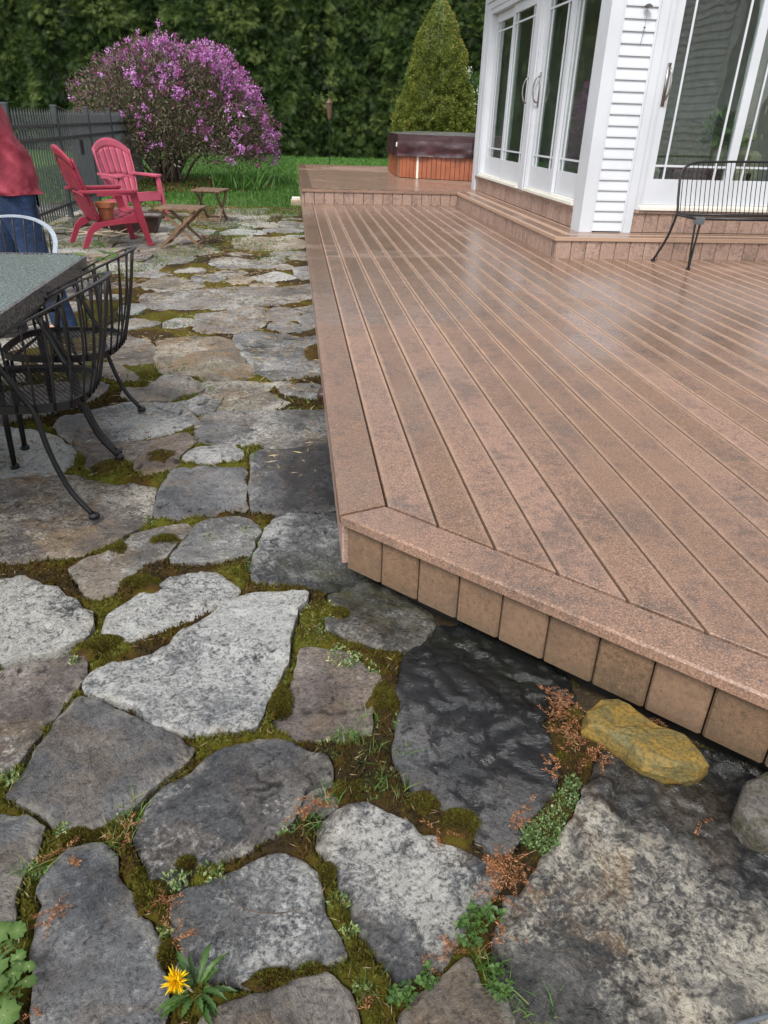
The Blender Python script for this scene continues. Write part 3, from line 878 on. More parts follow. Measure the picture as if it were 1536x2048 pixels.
for si, (W, colr, lich, wet, tan, relief, lab) in enumerate(stones):
    cy = max(0.6, np.linalg.norm(W.mean(0)))
    s = float(np.clip(0.0060 * cy, 0.0072, 0.06))
    O = resample(chaikin(W), s * 1.2)
    n_ = len(O)
    e = np.roll(O, -1, 0) - np.roll(O, 1, 0)
    nn = np.stack([e[:, 1], -e[:, 0]], 1); nn /= np.maximum(np.linalg.norm(nn, axis=1, keepdims=True), 1e-9)
    am = 0.013 if cy < 4 else 0.018
    O = O + nn * (float(np.interp(cy, [2.0, 3.2, 5.0], [.005, .016, .030])) + (fbm(O[:, 0] * 16, O[:, 1] * 16, 4, si) - 0.5) * 2 * am)[:, None]
    allpoly.append(O)
    x0, y0 = O.min(0); x1, y1 = O.max(0)
    gx, gy = np.meshgrid(np.arange(x0, x1, s), np.arange(y0, y1, s))
    Pg = np.stack([gx.ravel(), gy.ravel()], 1)
    Pg += (r2.random(Pg.shape) - 0.5) * s * 0.5
    Pg = Pg[inside(Pg, O)]
    if len(Pg):
        Pg = Pg[edist(Pg, O) > s * 0.55]
    allp = np.vstack([O, Pg]) if len(Pg) else O
    res = delaunay_2d_cdt([Vector(q) for q in allp], [], [list(range(n_))], 1, 1e-5)
    V2 = np.array([tuple(q) for q in res[0]])
    tri = []
    for f_ in res[2]:
        f_ = list(f_)
        for k in range(1, len(f_) - 1):
            tri.append((f_[0], f_[k], f_[k + 1]))
    tri = np.array(tri)
    d = edist(V2, O)
    X, Y = V2[:, 0], V2[:, 1]
    ox = si * 3.7
    ang = r2.uniform(0, math.pi)
    # cleft slate relief: stepped layers plus fine unevenness
    f1 = fbm(X * 2.6 + ox, Y * 2.6, 5, si)
    k = 7.0
    ter = (np.floor(f1 * k) + smooth(0.84, 1.0, f1 * k - np.floor(f1 * k))) / k
    crk = np.abs(fbm(X * 3.1 + ox + 2.0 * fbm(X * 6, Y * 6, 3, si + 8), Y * 3.1, 4, si + 21) - 0.5)
    crk2 = np.abs(fbm(X * 6.5 + ox, Y * 6.5 + 1.5 * fbm(X * 9, Y * 9, 2, si), 3, si + 27) - 0.5)
    crack = (1 - smooth(0.0, 0.016, crk)) * smooth(.42, .6, fbm(X * 2 + ox, Y * 2, 2, si + 30)) + 0.6 * (1 - smooth(0.0, 0.018, crk2)) * smooth(.52, .66, fbm(X * 3 - ox, Y * 3, 2, si + 33))
    z = (ter - 0.5) * 0.052 - crack * 0.006 + (fbm(X * 22 + ox, Y * 22, 4, si + 5) - 0.5) * 0.010
    if relief == 'flat':
        z *= 0.55
    if relief in ('ripple', 'ripple2'):
        a = {'ripple': 0.45, 'ripple2': -0.6}[relief] + (ang - 1.5) * 0.25
        ph = (X * math.cos(a) + Y * math.sin(a)) * (40 if cy < 2.6 else 22) + 7.0 * fbm(X * 3 + ox, Y * 3, 3, si + 2) + 3.0 * fbm(X * 14, Y * 14, 2, si)
        rp = np.abs(np.sin(ph)) ** 0.7
        z += (rp - 0.6) * (0.0075 if relief == 'ripple' else 0.012) * (0.4 + fbm(X * 4, Y * 4, 2, si + 9))
    if relief == 'ledge':
        q = (X - W[:, 0].mean()) * 0.35 + (Y - W[:, 1].mean()) - 0.06 + 0.03 * fbm(X * 12, Y * 12, 3, 2)
        z += smooth(-0.012, 0.004, q) * 0.016
    if relief == 'chip':
        m_ = fbm(X * 4.2 + 3 + ox, Y * 4.2, 4, si + 4)
        z -= smooth(0.56, 0.585, m_) * 0.012
        z += (1 - smooth(0.30, 0.33, m_)) * 0.008
    rad = min(0.012, 0.004 + 0.002 * cy)
    z -= 0.006 * (1 - smooth(0, rad, d)) ** 2 * (0.6 + 0.8 * vnoise(X * 20, Y * 20, si))
    tilt = r2.normal(0, 0.006, 2)
    z += (X - X.mean()) * tilt[0] + (Y - Y.mean()) * tilt[1] + r2.normal(0, 0.003)
    z -= 0.032 * (1 - smooth(0.02, 0.26, 2.11 - X - Y)) * (1 - smooth(1.95, 2.15, Y))
    c3 = np.array([X.mean(), Y.mean(), 0])
    V3 = np.column_stack([X, Y, z])
    # skirt: outline verts come first in the triangulation input
    nv = len(V3)
    idx = {}
    for i_, orig in enumerate(res[3]):
        for o_ in orig:
            if o_ < n_: idx[o_] = i_
    ring = [idx[i_] for i_ in range(n_) if i_ in idx]
    up_ = V3[ring].copy(); low = up_.copy(); low[:, 2] = -0.085
    V3 = np.vstack([V3, up_, low]); nr_ = len(ring)
    sidet = []
    for q in range(len(ring)):
        q2 = (q + 1) % len(ring)
        sidet += [(nv + q2, nv + q, nv + nr_ + q), (nv + q2, nv + nr_ + q, nv + nr_ + q2)]
    F3 = np.vstack([tri, np.array(sidet)])
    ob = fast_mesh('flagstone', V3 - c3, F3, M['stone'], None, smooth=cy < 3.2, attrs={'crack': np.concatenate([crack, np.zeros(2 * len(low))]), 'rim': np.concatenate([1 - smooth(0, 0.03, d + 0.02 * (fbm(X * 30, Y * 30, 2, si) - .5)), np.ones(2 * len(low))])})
    ob.location = c3
    kc = 1.35 if wet < .5 else 1.0
    ob.color = (*[min(.6, q * kc) for q in colr], 1)
    ob['ang'] = {20: 0.85, 5: -1.9, 21: 0.35}.get(si, float(r2.uniform(0, 3.1))); ob['lichen'] = float(lich); ob['wet'] = float(wet); ob['tan'] = float(tan)
    if lab: ob['label'] = lab
    stone_objs.append(ob)

# ------------------------------------------------------------------ soil bed and moss between the slabs
ys = [0.30]
while ys[-1] < 13.2:
    ys.append(ys[-1] + max(0.0105, 0.0062 * ys[-1]))
ys = np.array(ys)
xs = np.concatenate([np.arange(-3.9, -1.6, 0.04), np.arange(-1.6, 1.75, 0.0125)])
NX, NY = len(xs), len(ys)
gx, gy = np.meshgrid(xs, ys)
Pf = np.stack([gx.ravel(), gy.ravel()], 1)
dist = np.full(len(Pf), 0.4)
ins = np.zeros(len(Pf), bool)
for O in allpoly:
    x0, y0 = O.min(0) - 0.14; x1, y1 = O.max(0) + 0.14
    iy0, iy1 = np.searchsorted(ys, [y0, y1]); ix0, ix1 = np.searchsorted(xs, [x0, x1])
    if iy1 <= iy0 or ix1 <= ix0: continue
    ii = (np.arange(iy0, iy1)[:, None] * NX + np.arange(ix0, ix1)[None]).ravel()
    Q = Pf[ii]
    step = max(1, len(O) // 90)
    Os = O[::step]
    dd = edist(Q, Os); i_ = inside(Q, Os)
    dist[ii] = np.minimum(dist[ii], np.where(i_, -dd, dd))
X, Y = Pf[:, 0], Pf[:, 1]
mossy = smooth(0.30, 0.52, fbm(X * 2.1, Y * 2.1, 4, 31) + 0.17 - 0.10 * smooth(3.5, 7.5, Y))
rust = fbm(X * 3.4, Y * 3.4, 4, 41)
fine = fbm(X * 45, Y * 45, 3, 51)
lump = fbm(X * 16, Y * 16, 3, 61)
bump_ = smooth(-0.007, 0.016, dist)
pom = np.abs(fbm(X * 55, Y * 55, 2, 66) - .5) * 2
zz = -0.037 + bump_ * (0.008 + mossy * (0.022 + 0.022 * lump)) + (fine - 0.5) * 0.010 * (0.4 + mossy) - 0.009 * pom * mossy
zz -= 0.060 * (1 - smooth(0.02, 0.22, 2.11 - X - Y)) * (1 - smooth(1.95, 2.15, Y))
deckm = ((X > 0.20) & (Y > 2.0)) | ((X + Y > 2.32) & (Y <= 2.0))
tint = np.where(mossy > 0.35, 0.30 + 0.50 * smooth(0.36, 0.64, rust) + 0.25 * (fine - 0.5), 0.02 + 0.22 * fine)
# paler, straw-strewn joints far back
far = smooth(4.0, 7.0, Y)
tint = np.clip(tint * (1 - .18 * smooth(2.8, 6.0, Y)) - 0.10 * mossy + 0.34 * (fbm(X * 24, Y * 24, 3, 77) - .5), 0, 1)
keep = (dist > -0.03) & ~deckm
idm = np.arange(NX * NY).reshape(NY, NX)
quad = np.stack([idm[:-1, :-1], idm[:-1, 1:], idm[1:, 1:], idm[1:, :-1]], -1).reshape(-1, 4)
quad = quad[keep[quad].any(1)]
used = np.unique(quad); remap = -np.ones(NX * NY, int); remap[used] = np.arange(len(used))
moss = fast_mesh('joint_moss', np.column_stack([X, Y, zz])[used], remap[quad], M['moss'], None, tint=tint[used], smooth=True)
tag(moss, 'olive and rust moss filling the joints between the flagstones', 'moss', kind='stuff')

# patio bed: one sheet that carries the slabs
b = MB().prism([(-3.9, -1.5), (3.0, -1.5), (3.0, 1.0), (0.2, 2.6), (0.2, 12.4), (-3.9, 12.4)], -0.070, -0.052)
patio = tag(b.build('patio', M['soil']), 'patio of irregular mossy flagstones', kind='structure')
for ob in stone_objs:
    ob.parent = patio

# fuzz on the moss near the camera
jj = np.where((dist > 0.002) & ~deckm & (Y < 4.2) & (mossy > 0.3))[0]
area = 0.0125 * np.gradient(ys)[(jj // NX)]
area = np.where(X[jj] < -1.6, area * 3, area)
cnt = r2.poisson(area * np.interp(Y[jj], [0.5, 1.5, 2.5, 4.2], [62000, 46000, 24000, 9000]) * 1.0)
src = np.repeat(jj, cnt)
n = len(src)
Px = X[src] + (r2.random(n) - .5) * .0125; Py = Y[src] + (r2.random(n) - .5) * .0125; Pz = zz[src] - 0.001
hgt = r2.uniform(.006, .0125, n) * (1 + 0.35 * smooth(1.5, 3.5, Py)); wid = hgt * r2.uniform(.22, .4, n)
a = r2.uniform(0, 2 * math.pi, n); lean = r2.normal(0, .45, (n, 2))
base = np.column_stack([Px, Py, Pz]); dx = np.column_stack([np.cos(a), np.sin(a), np.zeros(n)]) * wid[:, None]
tip = base + np.column_stack([lean[:, 0] * hgt, lean[:, 1] * hgt, hgt])
V = np.stack([base - dx, base + dx, tip], 1).reshape(-1, 3)
tq = np.clip(tint[src] + r2.normal(0.10, .16, n), 0, 1); tt = np.stack([tq - .12, tq - .12, tq + .14], 1).clip(0, 1).ravel()
tag(fast_mesh('moss_fuzz', V, np.arange(3 * n).reshape(-1, 3), M['moss'], None, tint=tt), 'short moss shoots standing in the patio joints', 'moss', kind='stuff')

# ================================================================== DECK
U = 0.143                       # board pitch
XL = 0.127                      # left edge of both decks
X0 = 0.270                      # inner edge of the left border board
YF = 11.42                      # riser of the upper deck
YS = 6.861                      # butt seam in the lower deck, and the face of the front step
XS = 2.41                       # face of the side step
XR = 6.0                        # deck runs on to the right, out of frame
C0 = 2.11                       # outer front edge: x + y = C0 (45 degrees)
C1 = C0 + U * math.sqrt(2)      # its inner edge
GAP = 0.0085
TH = 0.032


def across(ob, axis_o, axis_d, half):
    """float attribute 0 in the middle of a board, 0.5 at its long edges"""
    me = ob.data
    a = me.attributes.new('across', 'FLOAT', 'POINT')
    for i, v in enumerate(me.vertices):
        a.data[i].value = abs((v.co.x - axis_o[0]) * axis_d[0] + (v.co.y - axis_o[1]) * axis_d[1] + (v.co.z - axis_o[2]) * axis_d[2]) / (2 * half)
    return ob


def plank(name, poly, z0, z1, mat, parent, c, d, bev=0.0022):
    """board with an edge profile whose faces carry the across attribute; split along its middle"""
    P = np.array(poly, float)
    half = U / 2
    mb = MB(); mb.prism(poly, z0, z1, bev)
    ob = mb.build(name, mat, parent, world=True)
    o = parent.location
    # cut along the centre line so that the attribute rises to both edges
    import bmesh
    bm = bmesh.new(); bm.from_mesh(ob.data)
    bmesh.ops.bisect_plane(bm, geom=bm.verts[:] + bm.edges[:] + bm.faces[:], plane_co=(c[0] - o[0], c[1] - o[1], 0), plane_no=(d[0], d[1], 0))
    bm.to_mesh(ob.data); bm.free()
    return across(ob, (c[0] - o[0], c[1] - o[1], 0), (d[0], d[1], 0), half)


deck = thing('deck', (XL, 2.0, 0), 'pinkish brown composite deck with angled front corner and a raised rear level', 'deck')
# lower field boards
nb = int((XR - X0) / U)
for i in range(nb):
    xa = X0 + i * U + GAP / 2; xb = X0 + (i + 1) * U - GAP / 2
    g = 0.004
    y_end = YS - 0.003 if xa < XS else YS - 0.005
    dz = random.uniform(-0.0012, 0.0012)
    plank('deck_board', [(xa, C1 + g - xa), (xb, C1 + g - xb), (xb, y_end), (xa, y_end)], DECK - TH, DECK + dz, M['deck'], deck, ((xa + xb) / 2, 0), (1, 0))
    if xb < XS + 0.05:
        plank('deck_board', [(xa, YS + 0.003), (min(xb, XS), YS + 0.003), (min(xb, XS), YF - 0.01), (xa, YF - 0.01)], DECK - TH, DECK + dz * 0.5, M['deck'], deck, ((xa + xb) / 2, 0), (1, 0))
# border boards: left side and 45 degree front (mitred, a little proud and gapped as in the photo)
plank('border_board', [(XL - 0.012, C0 + 0.004 - XL), (X0 - GAP / 2, C1 + 0.004 - X0), (X0 - GAP / 2, YS + 2.2), (XL - 0.012, YS + 2.2)], DECK - TH, DECK + 0.001, M['border'], deck, ((XL + X0) / 2, 0), (1, 0))
plank('border_board', [(XL - 0.012, YS + 2.204), (X0 - GAP / 2, YS + 2.204), (X0 - GAP / 2, YF - 0.01), (XL - 0.012, YF - 0.01)], DECK - TH, DECK + 0.001, M['border'], deck, ((XL + X0) / 2, 0), (1, 0))
s2 = math.sqrt(0.5)
xe = 3.6
cc = (C0 + C1) / 2
fb = plank('border_board', [(XL - 0.008, C0 - 0.004 - XL), (xe, C0 - 0.010 - xe), (xe + 0.1, C1 - 0.009 - xe - 0.1), (X0 - 0.004, C1 - 0.009 - X0)], DECK - TH, DECK + 0.001, M['border'], deck, (cc / 2, cc / 2), (s2, s2), 0.006)
# screws in the front border
for k in range(9):
    for q in (0.035, 0.108):
        a_ = 0.38 + k * 0.28
        x = XL + a_ * s2 + q * s2; y = C0 - XL - a_ * s2 + q * s2
        MB().lathe([(0.0042, 0), (0.0042, 0.002), (0.002, 0.0022)], (x, y, DECK), 8).build('screw', M['nickel'], deck, world=True)


def upright(name, mat, w, h, t, bev=0.006):
    """vertical board, origin at the lower middle, face towards -y"""
    mb = MB()
    x = w / 2 - 0.0022
    mb.extrude([(-x, 0), (-x, 0), (x, 0), (x, 0)][0:0] or [(-x, 0), (-x + bev, -bev), (x - bev, -bev), (x, 0), (x, t), (-x, t)], (0, 0, 0), (1, 0, 0), (0, 1, 0), (0, 0, 1), h)
    me_ob = mb.build(name, mat)
    import bmesh
    bm = bmesh.new(); bm.from_mesh(me_ob.data)
    bmesh.ops.bisect_plane(bm, geom=bm.verts[:] + bm.edges[:] + bm.faces[:], plane_co=(0, 0, 0), plane_no=(1, 0, 0))
    bmesh.ops.recalc_face_normals(bm, faces=bm.faces[:])
    bm.to_mesh(me_ob.data); bm.free()
    across(me_ob, (0, 0, 0), (1, 0, 0), w / 2 * 1.06)
    return me_ob


def row(src, parent, p0, p1, z, name=None):
    """stand copies of a vertical board from p0 to p1, faces to the right of the direction of travel"""
    p0 = np.array(p0, float); p1 = np.array(p1, float)
    L = np.linalg.norm(p1 - p0); d = (p1 - p0) / L
    rz = math.atan2(d[1], d[0])
    o = parent.location
    k = 0
    while (k + 1) * U <= L + 0.02:
        q = p0 + d * (k + 0.5) * U
        share(src, parent, (q[0] - o[0], q[1] - o[1], z - o[2]), rz)
        k += 1
    rest = L - k * U
    if rest > 0.012:
        q = p0 + d * (k * U + rest / 2)
        share(src, parent, (q[0] - o[0], q[1] - o[1], z - o[2]), rz).scale = (rest / U, 1, 1)


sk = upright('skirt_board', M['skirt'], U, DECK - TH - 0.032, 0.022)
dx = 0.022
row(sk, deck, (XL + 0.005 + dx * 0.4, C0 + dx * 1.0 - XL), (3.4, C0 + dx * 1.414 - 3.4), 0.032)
sk2 = upright('skirt_board', M['riser'], U, DECK - TH - 0.032, 0.022)
row(sk2, deck, (XL + 0.004, YF), (XL + 0.004, C0 - XL + 0.04), 0.032)
sk3 = upright('skirt_board', M['riser'], U, STEP - TH - 0.032, 0.022)
row(sk3, deck, (XL + 0.004, 17.8), (XL + 0.004, YF + 0.02), 0.032)
rs = upright('riser_board', M['riser'], U, STEP - TH - DECK, 0.022)
row(rs, deck, (XL + 0.03, YF), (XS, YF), DECK)
row(rs, deck, (XS, YF - 0.01), (XS, YS + 0.002), DECK)
row(rs, deck, (XS + 0.004, YS), (XR, YS), DECK)
# one nail head in each front skirt board
for k in range(14):
    x = XL + 0.011 + dx * .4 + (k + .5) * U * s2; y = C0 + dx - XL - (k + .5) * U * s2
    MB().tube([(x - .0038, y - .0038, .115), (x - .0058, y - .0058, .115)], .0032, 8).build('nail', M['dark'], deck, world=True)
for o_ in (sk, sk2, sk3, rs):
    bpy.data.objects.remove(o_)
# dark framing behind the skirts, and joists seen through the gaps
MB().prism([(XL + 0.05, C0 + 0.09 - XL), (3.6, C0 + 0.06 - 3.6), (XR, C0 - 3.4), (XR, YF), (XL + 0.05, YF)], -0.05, DECK - TH - 0.03).build('deck_frame', M['dark'], deck, world=True)
MB().prism([(XL + 0.05, YF + 0.03), (5.2, YF + 0.03), (5.2, 17.8), (XL + 0.05, 17.8)], -0.05, STEP - TH - 0.02).build('deck_frame', M['dark'], deck, world=True)
# steps
NO = 0.022                       # nosing
HX, HY = 2.76, 7.23              # the two house faces
WB = (HX - XS + NO) / 2 - 0.002
for k in range(2):
    xa = XS - NO + k * (WB + 0.004); xb = xa + WB
    ya = YS - NO + k * (WB + 0.004)
    plank('step_tread', [(xa, ya + 0.002), (xb, ya + WB + 0.002), (xb, YF + 0.10), (xa, YF + 0.10 - 0.10 * (k == 0))], STEP - TH, STEP + 0.001 * k, M['deck'], deck, ((xa + xb) / 2, 0), (1, 0))
    plank('step_tread', [(xa, ya), (XR, ya), (XR, ya + WB), (xb, ya + WB)], STEP - TH, STEP + 0.001 * k, M['deck'], deck, (0, ya + WB / 2), (0, 1))
# upper deck: borders round diagonal boards
plank('border_board', [(XL - 0.012, YF - NO), (X0, YF - NO + U + 0.01), (X0, 17.85), (XL - 0.012, 17.85)], STEP - TH, STEP + 0.001, M['border'], deck, ((XL + X0) / 2, 0), (1, 0))
plank('border_board', [(XL - 0.006, YF - NO), (XS - NO - 0.004, YF - NO), (XS - NO + 0.12, YF - NO + U), (X0 + 0.006, YF - NO + U)], STEP - TH, STEP + 0.001, M['border'], deck, (0, YF - NO + U / 2), (0, 1))
plank('border_board', [(X0 + 0.004, 17.85 - U), (5.0, 17.85 - U), (5.0, 17.85), (X0 + 0.004, 17.85)], STEP - TH, STEP + 0.001, M['border'], deck, (0, 17.85 - U / 2), (0, 1))
FX0, FX1, FY0, FY1 = X0 + 0.004, 5.0, YF - NO + U + 0.005, 17.85 - U - 0.005


def clip_rect(poly):
    for ax, lim, sg in ((0, FX0, 1), (0, FX1, -1), (1, FY0, 1), (1, FY1, -1)):
        out = []
        for a, b_ in zip(poly, poly[1:] + poly[:1]):
            da = (a[ax] - lim) * sg; db = (b_[ax] - lim) * sg
            if da >= 0: out.append(a)
            if (da >= 0) != (db >= 0):
                t = da / (da - db); out.append((a[0] + (b_[0] - a[0]) * t, a[1] + (b_[1] - a[1]) * t))
        poly = out
        if not poly: return []
    return poly


c = FX0 + FY0
while c < FX1 + FY1:
    p = U * math.sqrt(2)
    q = GAP * 0.7
    poly = clip_rect([(-9, c + q + 9), (30, c + q - 30), (30, c + p - q - 30), (-9, c + p - q + 9)])
    if len(poly) >= 3:
        P = np.array(poly)
        if abs(0.5 * np.sum(P[:, 0] * np.roll(P[:, 1], -1) - np.roll(P[:, 0], -1) * P[:, 1])) > 0.004:
            plank('deck_board', poly, STEP - TH, STEP, M['deck'], deck, ((c + p / 2) / 2, (c + p / 2) / 2), (s2, s2))
    c += p

# ================================================================== HOUSE
HZ0 = STEP                       # wall starts on the step
SILL = 0.63
HTOP = 3.15
house = thing('house', (HX, HY, STEP), 'white clapboard house corner with tall glazed sliding doors beside the deck', 'house')
hb = lambda mb, name, mat, parent=None, sm=False: mb.build(name, mat, parent or house, smooth=sm, world=(parent is None or parent is house))
YB = 12.02                       # far end of the side face
# boards that clad the base below the doors
fbs = upright('base_board', M['riser'], U, SILL - STEP - 0.028, 0.022)
row(fbs, house, (HX + 0.02, YB - 0.14), (HX + 0.02, HY + 0.20), STEP + 0.003)
row(fbs, house, (HX + 0.50, HY + 0.02), (XR, HY + 0.02), STEP + 0.003)
bpy.data.objects.remove(fbs)
hb(MB().box(HX - 0.006, HX + 0.10, HY + 0.22, YB - 0.13, SILL - 0.026, SILL, 0.003), 'sill_board', M['riser'])
hb(MB().box(HX + 0.50, XR, HY - 0.006, HY + 0.10, SILL - 0.026, SILL, 0.003), 'sill_board', M['riser'])
# structural walls behind the cladding (solid pieces round the openings)
D1 = (9.50, 11.72); D2 = (7.47, 9.32)        # side doors: y ranges of the openings
E1 = (HX + 0.50, HX + 2.36)                  # front door opening: x range
OT = 2.70
wall = hb(MB().box(HX + 0.045, HX + 0.16, HY + 0.1, YB, OT, HTOP).box(HX + 0.045, HX + 0.16, D2[1], D1[0], SILL, OT)
          .box(HX + 0.045, HX + 0.16, D1[1], YB, SILL, OT).box(HX + 0.045, HX + 0.16, HY + 0.1, YB, STEP + 0.002, SILL - 0.03)
          .box(HX + 0.045, HX + 0.16, HY + 0.1, D2[0], SILL - 0.03, OT)
          .box(HX + 0.045, XR, HY + 0.045, HY + 0.095, OT, HTOP).box(HX + 0.17, E1[0], HY + 0.045, HY + 0.16, STEP + 0.002, OT)
          .box(E1[1], XR, HY + 0.045, HY + 0.16, SILL, OT).box(E1[0], XR, HY + 0.045, HY + 0.16, STEP + 0.002, SILL - 0.03)
          .box(HX + 0.045, XR + 3, YB - 0.12, YB + 0.02, STEP + 0.002, HTOP), 'wall', M['inwall'])
# corner boards
cb = MB().box(HX - 0.022, HX + 0.09, HY - 0.022, HY, STEP + 0.002, HTOP).box(HX - 0.022, HX - 0.001, HY + 0.0005, HY + 0.215, STEP + 0.002, HTOP)
hb(cb, 'corner_board', M['white'])
hb(MB().box(HX - 0.012, HX + 0.04, YB - 0.125, YB + 0.04, STEP + 0.002, HTOP).box(HX + 0.0405, HX + 0.2, YB + 0.021, YB + 0.04, STEP + 0.002, HTOP), 'corner_board', M['white'])
# siding between the corner and the front door
SX0, SX1 = HX + 0.112, HX + 0.400
hb(MB().box(SX0 - 0.022, SX0 - 0.0005, HY - 0.014, HY + 0.04, STEP + 0.002, HTOP), 'siding_channel', M['white'])
hb(MB().box(SX1 + 0.0005, SX1 + 0.022, HY - 0.014, HY + 0.04, STEP + 0.002, HTOP), 'siding_channel', M['white'])
hb(MB().box(SX1 + 0.0225, E1[0] - 0.001, HY - 0.026, HY + 0.04, STEP + 0.002, OT + 0.14), 'door_casing', M['white'])
z = STEP + 0.012
k = 0
while z < HTOP - 0.05:
    h = 0.0905
    mb = MB().extrude([(0.0, -0.020), (0.012, -0.0195), (h, -0.004), (h, 0.03), (0.0, 0.03)], (SX0, HY, z), (0, 0, 1), (0, 1, 0), (1, 0, 0), SX1 - SX0)
    hb(mb, 'siding_board', M['white'])
    z += h
hb(MB().box(HX + 0.0, XR, HY - 0.03, HY + 0.0, OT + 0.141, OT + 0.30), 'frieze_board', M['white'])
hb(MB().box(HX - 0.030, HX - 0.0, HY + 0.216, YB - 0.126, OT + 0.08, OT + 0.30), 'frieze_board', M['white'])


def sliding_door(name_side, x_axis, y_axis, origin, W, handle_at, slide_first, handle_flip=1):
    """a two-panel glazed sliding door: x_axis along the wall, y_axis outwards; origin at the sill's start"""
    xa = np.array(x_axis, float); ya = np.array(y_axis, float); og = np.array(origin, float)
    fr = bpy.data.objects.new('sliding_door', None); COL.objects.link(fr); fr.parent = house
    hl = np.array(house.location)

    def bx(mb, x0, x1, y0, y1, z0, z1):
        c = [og + xa * x + ya * y + np.array([0, 0, z]) - hl for z in (z0, z1) for y in (y0, y1) for x in (x0, x1)]
        return mb.add(c, [(0, 2, 3, 1), (4, 5, 7, 6), (0, 1, 5, 4), (2, 6, 7, 3), (0, 4, 6, 2), (1, 3, 7, 5)])
    H = OT - SILL
    f = MB()
    bx(f, 0.0, 0.055, -0.10, 0.020, 0.004, H); bx(f, W - 0.055, W, -0.10, 0.020, 0.004, H); bx(f, 0.0552, W - 0.0552, -0.10, 0.019, H - 0.06, H)
    bx(f, 0.056, 0.075, -0.055, 0.008, 0.05, H - 0.061); bx(f, W - 0.075, W - 0.056, -0.055, 0.008, 0.05, H - 0.061)
    f.build('door_frame', M['white'], fr)
    s_ = MB()
    bx(s_, 0.0552, W - 0.0552, -0.10, 0.045, 0.003, 0.030); bx(s_, 0.056, W - 0.056, -0.075, 0.012, 0.0305, 0.048)
    s_.build('threshold', M['cream'], fr)
    mid = W / 2
    for side in (0, 1):
        x0, x1 = (0.076, mid + 0.035) if side == 0 else (mid - 0.035, W - 0.076)
        dep = (-0.016 if (side == 0) == slide_first else -0.056)
        y0, y1 = dep - 0.036, dep
        st = 0.085
        rb = 0.225
        zt = H - 0.064; zb = 0.050
        m_ = MB()
        bx(m_, x0, x0 + st, y0, y1, zb, zt); bx(m_, x1 - st, x1, y0, y1, zb, zt)
        bx(m_, x0 + st, x1 - st, y0, y1 - 0.0005, zb, zb + rb); bx(m_, x0 + st, x1 - st, y0, y1 - 0.0005, zt - 0.10, zt)
        pan = m_.build('door_panel', M['white'], fr)
        g = MB(); bx(g, x0 + st - 0.004, x1 - st + 0.004, y0 + 0.014, y0 + 0.019, zb + rb - 0.004, zt - 0.096)
        g.build('glass_pane', M['glass'], pan)
        gx0, gx1, gz0, gz1 = x0 + st, x1 - st, zb + rb, zt - 0.10
        off = 0.105
        for xx in (gx0 + off, gx1 - off):
            q = MB(); bx(q, xx - 0.009, xx + 0.009, y0 + 0.0195, y1 - 0.006, gz0, gz1); q.build('muntin', M['white'], pan)
        for zq in (gz0 + off + 0.01, gz1 - off):
            q = MB(); bx(q, gx0, gx1, y0 + 0.0198, y1 - 0.0075, zq - 0.009, zq + 0.009); q.build('muntin', M['white'], pan)
    hx, hz = handle_at
    pts = [og + xa * (hx + q[0] * handle_flip) + ya * q[1] + np.array([0, 0, hz + q[2]]) - hl for q in ((0, 0.00, -0.13), (0.0, 0.035, -0.11), (0.012, 0.055, -0.04), (0.012, 0.055, 0.04), (0, 0.035, 0.11), (0, 0.00, 0.13))]
    mb = MB(); mb.tube(bez(pts, 5), 0.009, 8)
    bx(mb, hx - 0.016, hx + 0.016, -0.016, -0.008, hz - 0.17, hz + 0.17)
    mb.build('handle', M['nickel'], fr, smooth=True)
    return fr


sliding_door('side', (0, 1, 0), (-1, 0, 0), (HX + 0.02, D2[0], SILL), D2[1] - D2[0], (D2[1] - D2[0] - 0.115, 1.05), False)
sliding_door('side', (0, 1, 0), (-1, 0, 0), (HX + 0.02, D1[0], SILL), D1[1] - D1[0], (0.12, 1.05), True)
sliding_door('front', (1, 0, 0), (0, -1, 0), (E1[0], HY + 0.02, SILL), E1[1] - E1[0], (0.115, 1.05), True)
# white wall casing between the two side doors
hb(MB().box(HX - 0.012, HX + 0.04, D2[1] + 0.001, D1[0] - 0.001, SILL + 0.002, OT + 0.08), 'door_casing', M['white'])
hb(MB().box(HX - 0.008, HX + 0.04, D1[1] + 0.001, YB - 0.126, SILL + 0.002, OT + 0.08), 'door_casing', M['white'])
hb(MB().box(HX - 0.011, HX + 0.04, HY + 0.216, YB - 0.126, OT + 0.0005, OT + 0.079), 'door_casing', M['white'])
hb(MB().box(E1[0], E1[1] + 0.1, HY - 0.025, HY + 0.04, OT + 0.001, OT + 0.14), 'door_casing', M['white'])
# rooms: floor, ceiling, far walls
hb(MB().box(HX + 0.165, XR + 3, HY + 0.165, YB - 0.125, SILL - 0.02, SILL + 0.02), 'floor', M['floor'])
hb(MB().box(HX - 0.02, XR + 3, HY - 0.02, YB + 0.05, HTOP, HTOP + 0.12), 'ceiling', M['white'])
hb(MB().box(XR + 2.9, XR + 3.0, HY, YB, STEP, HTOP), 'wall', M['inwall'])
hb(MB().prism([(HX - 0.35, HY - 0.35), (XR + 3.3, HY - 0.35), (XR + 3.3, YB + 0.35), (HX - 0.35, YB + 0.35)], HTOP + 0.125, HTOP + 0.30), 'roof', M['roof'])
